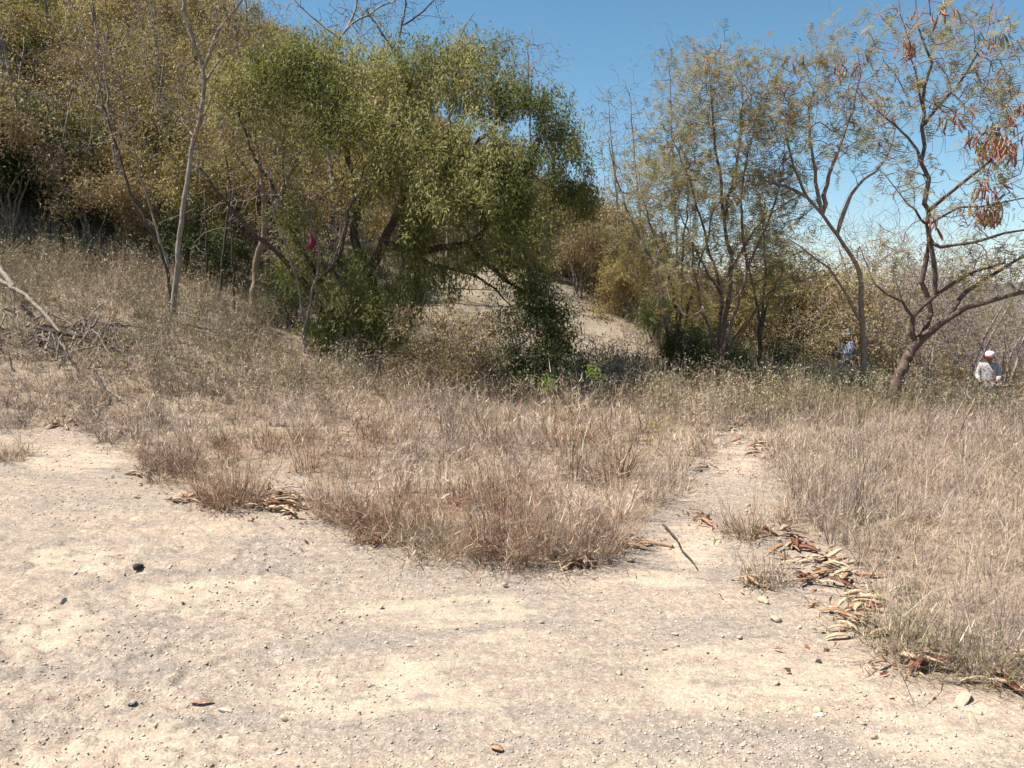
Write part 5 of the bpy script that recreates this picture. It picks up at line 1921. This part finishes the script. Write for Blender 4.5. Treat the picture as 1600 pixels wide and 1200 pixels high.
# ------------------------------------------------------------------ fallen pods
def fallen_pods():
    rng = np.random.default_rng(500)
    grp = 'fallen seed pods'
    piles = [
        (437, 790, 40, 18, 60, 'curled dry seed pod in the largest heap, right of the bushy reddish tuft'),
        (298, 782, 28, 8, 14, 'reddish seed pod in the small heap left of the bushy reddish tuft'),
        (100, 662, 38, 6, 12, 'dry seed pod along the grass edge at the far left'),
        (218, 742, 22, 6, 6, 'dry seed pod on the gravel left of the reddish tufts'),
        (585, 846, 14, 4, 3, 'red brown seed pod left of the flat grey stone'),
        (905, 884, 20, 6, 8, 'red brown seed pod in front of the central grass clump'),
        (990, 852, 26, 7, 5, 'dry seed pod right of the central grass clump on the gravel'),
        (1092, 814, 18, 9, 5, 'dry seed pod in the middle of the path'),
        (1145, 676, 24, 14, 14, 'dry seed pod in the strip at the far end of the path'),
        (1190, 700, 26, 14, 14, 'dry seed pod at the right edge of the far path'),
        (1238, 728, 14, 6, 6, 'dry seed pod where the path meets the right hand field'),
        (1110, 735, 35, 10, 6, 'dry seed pod scattered on the far gravel of the path'),
        (1220, 838, 50, 14, 12, 'brown seed pod behind the small round tuft'),
        (1250, 860, 18, 10, 8, 'brown seed pod between the small round tuft and the field'),
        (1290, 893, 74, 26, 40, 'long dry seed pod in the widest spread right of the small round tuft'),
        (1335, 965, 38, 34, 24, 'split tan seed pod in the fan shaped bunch at the field edge'),
        (1440, 1040, 70, 16, 14, 'tan seed pod in the sparse strip along the right grass edge'),
        (1585, 1035, 22, 14, 8, 'large red brown seed pod at the right edge of the picture'),
        (1575, 1068, 34, 12, 8, 'tan seed pod on the gravel at the lower right grass edge'),
        (1166, 908, 12, 6, 3, 'red brown seed pod touching the left of the small round tuft'),
        (330, 615, 26, 7, 7, 'dry seed pod in the grass in front of the slender tree'),
        (545, 690, 30, 8, 6, 'dry seed pod in the open patch within the central grass'),
        (180, 678, 24, 6, 6, 'dry seed pod at the corner of the left bare ground'),
        (480, 590, 60, 14, 8, 'dry seed pod in the grass in front of the big tree'),
        (720, 838, 20, 12, 2, 'pale broad seed pod on the tan tuft at the front of the clump')]
    n = 0
    for cx, cy, rx, ry, num, lab in piles:
        main = rng.random() * math.pi
        for k in range(num):
            px, py = cx + rng.normal(0, .55) * rx, cy + rng.normal(0, .55) * ry
            g = ground_hit(px, py)
            tan = .6 if lab.startswith(('split', 'tan', 'curled', 'pale')) else .34
            u = rng.random()
            kind = 'tan' if u < tan else ('mid' if u < tan + .3 else 'red')
            Lp = .10 + .10 * rng.random()
            o = obj('dry_seed_pod', PODS[kind][rng.integers(0, 4)], None, (g[0], g[1], g[2] + .012 + (.03 if num > 12 else .012) * rng.random() + (.25 if lab.startswith('pale') else 0)),
                    (rng.normal(0, .35), rng.normal(0, .16), (rng.normal(0.1, .6) if num > 12 else rng.random() * TAU)), (Lp, Lp * 1.15, Lp * .9), lab, 'seed pod', grp)
            n += 1
    o = obj('dry_seed_pod', PODS['mid'][1], None, ground_hit(316, 1101) + np.array((0, 0, .01)), (0, 0, .15), (.085, .11, .08), 'single small red brown pod lying alone on the open gravel at lower left', 'seed pod')
    o = obj('dead_leaf', PODS['mid'][2], None, ground_hit(776, 1173) + np.array((0, 0, .01)), (.2, 0, -.5), (.05, .16, .06), 'single curled brown leaf on the gravel at the bottom centre', 'leaf')
    # flakes broken off the pods, strewn thinly along the grass edge
    fx, fy = [], []
    for cx, cy, rx, ry, num, lab in piles:
        for _ in range(8 + num):
            g = ground_hit(cx + rng.normal(0, 1.1) * rx, cy + rng.normal(0, 1.3) * ry)
            fx.append(g[0] + rng.normal(0, .05)); fy.append(g[1] + rng.normal(0, .08))
    fx, fy = np.array(fx), np.array(fy)
    C = np.stack([fx, fy, height(fx, fy) + .006], 1)
    V, T, t = leaves(C, unit(rng.normal(0, 1, C.shape) * np.array((1, 1, .1))), 2, (.03, .03, .002), .05, .018, .0, .35, rng, 0)
    pal = np.array(((.20, .085, .05), (.36, .21, .12), (.48, .36, .22), (.28, .16, .10)))
    col = np.repeat(pal[rng.integers(0, 4, len(V) // 4)] * (1 + rng.normal(0, .15, (len(V) // 4, 1))), 2, 0)
    obj('leaf_litter', new_mesh('leaf_litter', V, T, M['grass'], col=col), kind='stuff', label='broken brown flakes of pods and leaves strewn along the grass edge')
    print('pods', n + 2)


fallen_pods()


# ------------------------------------------------------------------ stones and gravel
def ico():
    import bmesh
    out = []
    for sub in (1, 2):
        bm = bmesh.new()
        bmesh.ops.create_icosphere(bm, subdivisions=sub, radius=1)
        bm.verts.ensure_lookup_table()
        V = np.array([v.co[:] for v in bm.verts])
        T = np.array([[v.index for v in f.verts] for f in bm.faces])
        bm.free()
        out.append((V, T))
    return out


ICO1, ICO2 = ico()


def rock_shape(V, rng, facets=9, rough=.12):
    V = V.copy()
    for _ in range(facets):                       # chop flats off the ball
        n = unit(rng.normal(0, 1, 3))
        d = .20 + .42 * rng.random()
        s = V @ n
        V = V - np.outer(np.maximum(s - d, 0), n)
    return V * (1 + rng.normal(0, rough * .35, (len(V), 1)))


def stone_mat(name, c, v=.3):
    m, nt, b = mat(name)
    tc = node(nt, 'ShaderNodeTexCoord').outputs['Object']
    f = noise(nt, 3.0, 6, .7, tc)
    lo, hi = tuple(x * (1 - v) for x in c), tuple(min(.9, x * (1 + v)) for x in c)
    nt.links.new(ramp(nt, [(.3, lo), (.7, hi)], f), b.inputs['Base Color'])
    b.inputs['Roughness'].default_value = .9
    bump(nt, b, noise(nt, 9, 4, .7, tc), .5, .002)
    return m


SM = {'black': stone_mat('dark_stone', (.045, .042, .038)), 'tan': stone_mat('tan_stone', (.40, .32, .23)), 'grey': stone_mat('grey_stone', (.33, .30, .265)),
      'white': stone_mat('white_stone', (.55, .49, .40), .15), 'cream': stone_mat('cream_stone', (.44, .36, .26))}


def stones():
    rng = np.random.default_rng(600)
    protos = {}
    for k in SM:
        protos[k] = []
        for i in range(3):
            V = rock_shape(ICO2[0], rng)
            protos[k].append(new_mesh('stone', V, ICO2[1], SM[k]))
    spec = [(217, 887, 19, 'black', .8, 'small black rock alone on the left gravel'), (100, 940, 18, 'grey', .6, 'greyish stone on the gravel near the left edge'),
            (621, 845, 36, 'grey', .5, 'flat grey stone against the front of the grass clump'), (352, 1113, 24, 'white', .8, 'whitish stone at lower left beside the small pod'),
            (446, 1126, 16, 'cream', .8, 'small cream stone right of the whitish one'), (790, 918, 15, 'tan', .8, 'blocky tan stone in front of the central clump'),
            (1207, 966, 26, 'tan', .6, 'tan stone below the small round tuft'), (1192, 941, 18, 'cream', .6, 'cream stone just below the small round tuft'),
            (1105, 812, 16, 'black', .7, 'dark stone standing for the shadow right of the pale path stone'), (1093, 818, 12, 'cream', .7, 'pale stone on the path, its shadow put in as a dark stone'),  # the dark one is the pale stone's shadow, put in as a stone
            (1502, 1097, 40, 'cream', .35, 'flat cream slab near the lower right corner'), (1522, 1132, 40, 'cream', .3, 'lower of two flat cream slabs at lower right'),
            (1278, 1118, 15, 'white', .7, 'white pebble alone on the pale sand at lower right'), (786, 1142, 11, 'white', .9, 'tiny white pebble at the bottom centre'),
            (1371, 1020, 11, 'white', .8, 'white pebble at the edge of the right grass'), (1278, 1035, 10, 'black', .8, 'small dark pebble on the right gravel'),
            (117, 896, 8, 'grey', .8, 'tiny grey pebble left of the black rock'), (75, 990, 44, 'tan', .3, 'low brown ledge stone at the left edge of the gravel'),
            (205, 1100, 36, 'grey', .25, 'flat embedded grey stone at lower left'), (965, 1053, 14, 'cream', .7, 'cream pebble left of the fork of scuffed sand'),
            (1383, 880, 18, 'cream', .6, 'cream stone buried in the right grass edge'), (640, 1010, 9, 'cream', .8, 'cream pebble in the centre left gravel'),
            (983, 878, 16, 'tan', .7, 'brown pebble by the pods at the right of the clump'), (1165, 890, 16, 'tan', .5, 'tan flat stone left of the small round tuft'),
            (700, 1155, 20, 'grey', .3, 'thin grey flake at the bottom centre')]
    for px, py, w, k, fl, lab in spec:
        g = ground_hit(px, py)
        s = w / F_PX * g[1] / 2 * 1.05
        o = obj('stone', protos[k][rng.integers(0, 3)], None, (g[0], g[1], g[2] + s * fl * .3), (rng.normal(0, .2), rng.normal(0, .2), rng.random() * TAU), (s * 1.35, s * 1.05, s * fl * 1.25), lab, 'stone')
    for _ in range(46):
        px, py = 660 + 370 * rng.random(), 440 + 130 * rng.random()
        if not inside(SLOPE, np.array([px]), np.array([py]))[0]:
            continue
        g = ground_hit(px, py)
        s = .02 + .06 * rng.random() ** 2
        obj('stone', protos[('tan', 'cream', 'grey')[rng.integers(0, 3)]][rng.integers(0, 3)], None, (g[0], g[1], g[2] + s * .1), (rng.normal(0, .3), rng.normal(0, .3), rng.random() * TAU), (s * 1.5, s * 1.1, s * .8),
            'pale stone on the stony slope behind the big tree', 'stone', 'stones on the slope')
    # further stones that only their neighbourhood tells apart
    zones = [(60, 820, 300, 120, 16, 'small pale stone on the left gravel around the black rock'), (500, 900, 260, 60, 18, 'small pale stone on the gravel in front of the central clump'),
             (900, 960, 200, 60, 22, 'small pale stone on the gravel in the middle right'), (1150, 1000, 160, 90, 22, 'small pale stone on the gravel below the small round tuft'),
             (1100, 850, 70, 60, 14, 'small pale stone on the path'), (200, 1080, 250, 80, 16, 'small pale stone on the lower left gravel'),
             (1350, 1120, 200, 50, 14, 'small pale stone on the lower right gravel'), (250, 760, 150, 30, 10, 'small pale stone along the edge of the reddish tufts')]
    for cx, cy, rx, ry, num, lab in zones:
        for _ in range(num):
            px, py = cx + (rng.random() * 2 - 1) * rx, cy + (rng.random() * 2 - 1) * ry
            g = ground_hit(px, py)
            s = (.008 + .012 * rng.random() ** 2)
            k = ('cream', 'cream', 'tan', 'tan', 'grey')[rng.integers(0, 5)]
            obj('stone', protos[k][rng.integers(0, 3)], None, (g[0], g[1], g[2] + s * .05), (rng.normal(0, .3), rng.normal(0, .3), rng.random() * TAU), (s * 1.5, s * 1.2, s * (.5 + .5 * rng.random())), lab, 'stone', 'loose stones on the gravel')


stones()


def gravel():
    rng = np.random.default_rng(610)
    n = 90000
    y = 2.2 + 7 * rng.random(n) ** 1.15
    x = (rng.random(n) * 2 - 1) * (y * .75 + .8)
    dens = smooth(.35, .62, fbm(x * .9, y * .9, 71, 3)) * .85 + .15
    rightish = smooth(-.5, 1.0, x)
    k = (bare_at(x, y) > .5) & (rng.random(n) < dens * (.45 + .55 * rightish))
    x, y = x[k][:30000], y[k][:30000]
    N = len(x)
    s = (.0028 + .0085 * rng.random(N) ** 2.6) * (.75 + y * .07)
    OV = np.array(((1, 0, 0), (-1, 0, 0), (0, 1, 0), (0, -1, 0), (0, 0, 1), (0, 0, -1)), float)
    OT = np.array(((0, 2, 4), (2, 1, 4), (1, 3, 4), (3, 0, 4), (2, 0, 5), (1, 2, 5), (3, 1, 5), (0, 3, 5)))
    protos = np.stack([OV * rng.uniform(.6, 1.15, (6, 1)) + rng.normal(0, .22, (6, 3)) for _ in range(40)])
    sh = protos[rng.integers(0, 40, N)]
    a = rng.random(N) * TAU
    c, sn = np.cos(a)[:, None], np.sin(a)[:, None]
    X = (sh[:, :, 0] * c - sh[:, :, 1] * sn * .8) * s[:, None]
    Yy = (sh[:, :, 0] * sn + sh[:, :, 1] * c * .8) * s[:, None]
    Z = sh[:, :, 2] * (s * (.45 + .4 * rng.random(N)))[:, None]
    V = np.stack([X + x[:, None], Yy + y[:, None], Z + (height(x, y) + s * .15)[:, None]], -1).reshape(-1, 3)
    T = (np.arange(N)[:, None, None] * 6 + OT[None]).reshape(-1, 3)
    pal = np.array(((.40, .355, .30), (.50, .42, .32), (.30, .27, .235), (.56, .49, .40), (.45, .36, .27)))
    col = pal[rng.integers(0, 5, N)] * (1 + rng.normal(0, .12, (N, 1)))
    m, nt, b = mat('gravel')
    nt.links.new(attr(nt, 'col').outputs['Color'], b.inputs['Base Color'])
    b.inputs['Roughness'].default_value = .95
    obj('gravel', new_mesh('gravel', V, T, m, col=np.repeat(col, 8, 0)), kind='stuff', label='fine pale gravel strewn over the bare ground')


gravel()


# ------------------------------------------------------------------ people
def skin_body(name, verts, edges, radii, material, parent, sub=2):
    me = bpy.data.meshes.new(name)
    me.from_pydata(verts, edges, [])
    o = obj(name, me, parent)
    me.materials.append(material)
    sk = o.modifiers.new('skin', 'SKIN')
    sk.use_smooth_shade = True
    for v, r_ in zip(me.skin_vertices[0].data, radii):
        v.radius = r_ if isinstance(r_, tuple) else (r_, r_)
    me.skin_vertices[0].data[0].use_root = True
    ss = o.modifiers.new('sub', 'SUBSURF')
    ss.levels = ss.render_levels = sub
    return o


def lathe(name, prof, material, parent, n=20, loc=(0, 0, 0), scale=(1, 1, 1), rot=(0, 0, 0)):
    V, Q = [], []
    for r_, z in prof:
        for k in range(n):
            a = TAU * k / n
            V.append((r_ * math.cos(a), r_ * math.sin(a), z))
    for i in range(len(prof) - 1):
        for k in range(n):
            Q.append((i * n + k, i * n + (k + 1) % n, (i + 1) * n + (k + 1) % n, (i + 1) * n + k))
    return obj(name, new_mesh(name, np.array(V), np.array(Q), material, smooth_=True), parent, loc, rot, scale)


MS = plain_mat('skin', (.30, .17, .11), .6, .1)
MH = plain_mat('dark_hair', (.02, .016, .013), .6, .2)


def patterned(name, a, b_, scale):
    m, nt, b = mat(name)
    tc = node(nt, 'ShaderNodeTexCoord').outputs['Object']
    v = node(nt, 'ShaderNodeTexVoronoi')
    v.inputs['Scale'].default_value = scale
    nt.links.new(tc, v.inputs['Vector'])
    nt.links.new(ramp(nt, [(.25, b_), (.45, a)], v.outputs['Distance']), b.inputs['Base Color'])
    return m


def person(px, d, ztop_py, face, label, shirt_m, trouser_m, hat, hat_m, pose):
    """face: heading the person looks to, in radians from -Y (towards the camera), clockwise from above."""
    x = (px - 800) / F_PX * d
    zt = at(px, ztop_py, d)[2]
    zg = h1(x, d)
    H = 1.66
    root = thing('person', (x, d, zt - H - .02), label, 'person')
    root.rotation_euler = (0, 0, face)
    root.scale = (.93, .93, .93)
    root.location.z += .07 * H
    # local frame: faces -Y, left arm at +X
    hip, chest, neck = (0, .01, .92), (0, .0, 1.24), (0, .0, 1.42)
    hd = (0, -.05, 1.545)
    V = [hip, (0, 0, 1.08), chest, neck, (0, -.03, 1.47), hd, (0, -.045, 1.60),
         (.17, 0, 1.36), pose['le'], pose['lw'], pose['lh'], (-.17, 0, 1.36), pose['re'], pose['rw'], pose['rh'],
         (.09, 0, .88), (.10, -.03, .48), (.10, .01, .09), (.10, -.12, .04), (-.09, 0, .88), (-.10, .02, .48), (-.10, .05, .09), (-.10, -.08, .04)]
    E = [(0, 1), (1, 2), (2, 3), (3, 4), (4, 5), (5, 6), (2, 7), (7, 8), (8, 9), (9, 10), (2, 11), (11, 12), (12, 13), (13, 14),
         (0, 15), (15, 16), (16, 17), (17, 18), (0, 19), (19, 20), (20, 21), (21, 22)]
    Rr = [(.13, .10), (.125, .09), (.145, .10), .06, .055, (.078, .095), (.07, .085), .055, .042, .030, .034, .055, .042, .030, .034,
          .085, .058, .042, .036, .085, .058, .042, .036]
    skin_body('body', V, E, Rr, MS, root)
    # nose, ears
    obj('nose', new_mesh('nose', rock_shape(ICO1[0], np.random.default_rng(1), 0) * np.array((.014, .02, .022)), ICO1[1], MS), root, (0, -.148, 1.55))
    for s in (-1, 1):
        obj('ear', new_mesh('ear', ICO1[0] * np.array((.012, .025, .033)), ICO1[1], MS), root, (s * .083, -.03, 1.555))
        obj('eye', new_mesh('eye', ICO1[0] * np.array((.013, .008, .008)), ICO1[1], MH), root, (s * .033, -.138, 1.575))
        w = pose['lh'] if s > 0 else pose['rh']
        a = pose['lw'] if s > 0 else pose['rw']
        dv = Vector(w) - Vector(a)
        dv.normalize()
        side = dv.cross(Vector((0, 0, 1)) if abs(dv.z) < .8 else Vector((0, 1, 0))).normalized()
        base = Vector(w)
        fv, fe, fr = [], [], []
        for q in range(4):
            o0 = base + side * (.022 * (q - 1.5))
            ln = (.062, .075, .07, .055)[q]
            k0 = len(fv)
            curl = dv.cross(side)
            for u, c in ((0, 0), (.55, .08), (1.0, .3)):
                fv.append(tuple(o0 + dv * (.03 + ln * u) + curl * (ln * c)))
                fr.append(.0085)
            fe += [(k0, k0 + 1), (k0 + 1, k0 + 2)]
            f = skin_body('finger', [Vector(v) for v in fv[k0:]], [(0, 1), (1, 2)], fr[k0:], MS, root, 1)
        th = base + side * .032 * (1 if s > 0 else -1)
        skin_body('thumb', [th - dv * .02, th + side * .02 * s + dv * .015, th + side * .022 * s + dv * .045], [(0, 1), (1, 2)], [.011, .010, .009], MS, root, 1)
    # shirt over trunk and sleeves
    k = .016
    sv = [(0, .01, .86), (0, 0, 1.08), chest, (0, .0, 1.375), (.17, 0, 1.355), pose['le'], tuple(Vector(pose['le']).lerp(Vector(pose['lw']), .8)),
          (-.17, 0, 1.355), pose['re'], tuple(Vector(pose['re']).lerp(Vector(pose['rw']), .8))]
    skin_body('shirt', sv, [(0, 1), (1, 2), (2, 3), (2, 4), (4, 5), (5, 6), (2, 7), (7, 8), (8, 9)],
              [(.165, .13), (.15, .115), (.17, .125), (.095, .085), .078, .06, .05, .078, .06, .05], shirt_m, root)
    tv = [(0, .01, .93), (.09, 0, .86), (.10, -.03, .48), (.10, .005, .10), (-.09, 0, .86), (-.10, .02, .48), (-.10, .05, .10)]
    skin_body('trousers', tv, [(0, 1), (1, 2), (2, 3), (0, 4), (4, 5), (5, 6)], [(.14, .115), .105, .08, .065, .105, .08, .065], trouser_m, root)
    # hair behind the head, then the hat
    obj('hair', new_mesh('hair', rock_shape(ICO2[0], np.random.default_rng(2), 0) * np.array((.088, .095, .085)), ICO2[1], MH, smooth_=True), root, (0, -.025, 1.565))
    if hat == 'cap':
        lathe('cap', [(.101, -.005), (.102, .03), (.095, .065), (.07, .092), (.03, .104), (0.001, .106)], hat_m, root, 20, (0, -.04, 1.59))
        vz = []
        n = 12
        for i in range(n + 1):
            a = math.pi * (1 + i / n)
            for rr, zz in ((.095, 0), (.175, -.02)):
                vz.append((rr * math.cos(a) * (.95 if rr < .1 else .62), rr * math.sin(a) * (1 if rr < .1 else 1.08), zz))
        for i in range(n + 1):
            vz.append((vz[2 * i][0], vz[2 * i][1], -.006)); vz.append((vz[2 * i + 1][0], vz[2 * i + 1][1], -.026))
        m0 = 2 * (n + 1)
        q = []
        for i in range(n):
            q += [(2 * i, 2 * i + 1, 2 * i + 3, 2 * i + 2), (m0 + 2 * i, m0 + 2 * i + 2, m0 + 2 * i + 3, m0 + 2 * i + 1), (2 * i + 1, m0 + 2 * i + 1, m0 + 2 * i + 3, 2 * i + 3)]
        obj('visor', new_mesh('visor', np.array(vz), np.array(q), plain_mat('maroon_cloth', (.16, .035, .04), .8, .2)), root, (0, -.045, 1.592), (.12, 0, 0))
    else:
        lathe('hat', [(.175, -.012), (.178, -.006), (.11, .004), (.104, .05), (.096, .085), (.06, .102), (.001, .104)], hat_m, root, 24, (0, -.04, 1.60), (1, 1.12, 1), (.1, 0, 0))
    return root


person(1548, 17.0, 549, R(-28), 'person in a white patterned shirt and white cap, head bowed, at the right edge', patterned('white_patterned_cloth', (.44, .41, .40), (.17, .13, .13), 26),
       plain_mat('grey_trousers', (.20, .20, .23), .85, .2), 'cap', plain_mat('white_cap', (.75, .70, .70), .8, .1),
       dict(le=(.23, -.02, 1.10), lw=(.17, -.20, .98), lh=(.10, -.27, .98), re=(-.23, -.02, 1.10), rw=(-.18, -.20, .97), rh=(-.11, -.27, .97)))
p2 = person(1324, 18.0, 516, R(-78), 'person in a pale blue shirt and grey brimmed hat, facing left, behind the tan trunk', plain_mat('pale_blue_cloth', (.22, .255, .32), .85, .12, 8),
            plain_mat('dark_trousers', (.08, .09, .12), .85, .2), 'hat', plain_mat('grey_hat', (.30, .28, .26), .85, .15),
            dict(le=(.22, -.06, 1.10), lw=(.18, -.28, 1.12), lh=(.15, -.36, 1.15), re=(-.22, -.06, 1.10), rw=(-.18, -.26, 1.08), rh=(-.14, -.34, 1.10)))
# strap of the bag across the back
skin_body('strap', [(-.15, -.02, 1.44), (-.05, .115, 1.36), (.10, .135, 1.18), (.17, .06, 1.02)], [(0, 1), (1, 2), (2, 3)], [(.02, .008)] * 4, plain_mat('dark_strap', (.04, .045, .06), .8), p2, 1)


# ------------------------------------------------------------------ the dark red cloth hanging in the tree
def cloth():
    p = at(485, 366, 11.5)
    V, Q = [], []
    n = 10
    for i in range(n):
        u = i / (n - 1)
        w = .012 + .052 * math.sin(min(1, u * 1.15) * math.pi * .62) * .62
        z = -.22 * u
        for s in range(10):
            a = TAU * s / 10
            f = 1 + .38 * u * math.sin(4 * a + 2.5 * u)
            V.append((w * math.cos(a) * f + .03 * math.sin(u * 4), w * .55 * math.sin(a) * f, z))
    for i in range(n - 1):
        for s in range(10):
            Q.append((i * 10 + s, i * 10 + (s + 1) % 10, (i + 1) * 10 + (s + 1) % 10, (i + 1) * 10 + s))
    obj('hanging_cloth', new_mesh('hanging_cloth', np.array(V), np.array(Q), plain_mat('dark_magenta_cloth', (.17, .03, .045), .9, .3, 12), smooth_=True), None, p, (0, 0, .3),
        label='dark magenta cloth hanging among the stems left of the big tree trunk', cat='cloth')


cloth()

tris = sum(sum(len(p.vertices) - 2 for p in m.polygons) if len(m.polygons) < 5000 else int(len(m.loops) - 2 * len(m.polygons)) for m in bpy.data.meshes)
print('unique triangles', tris, 'objects', len(bpy.data.objects))
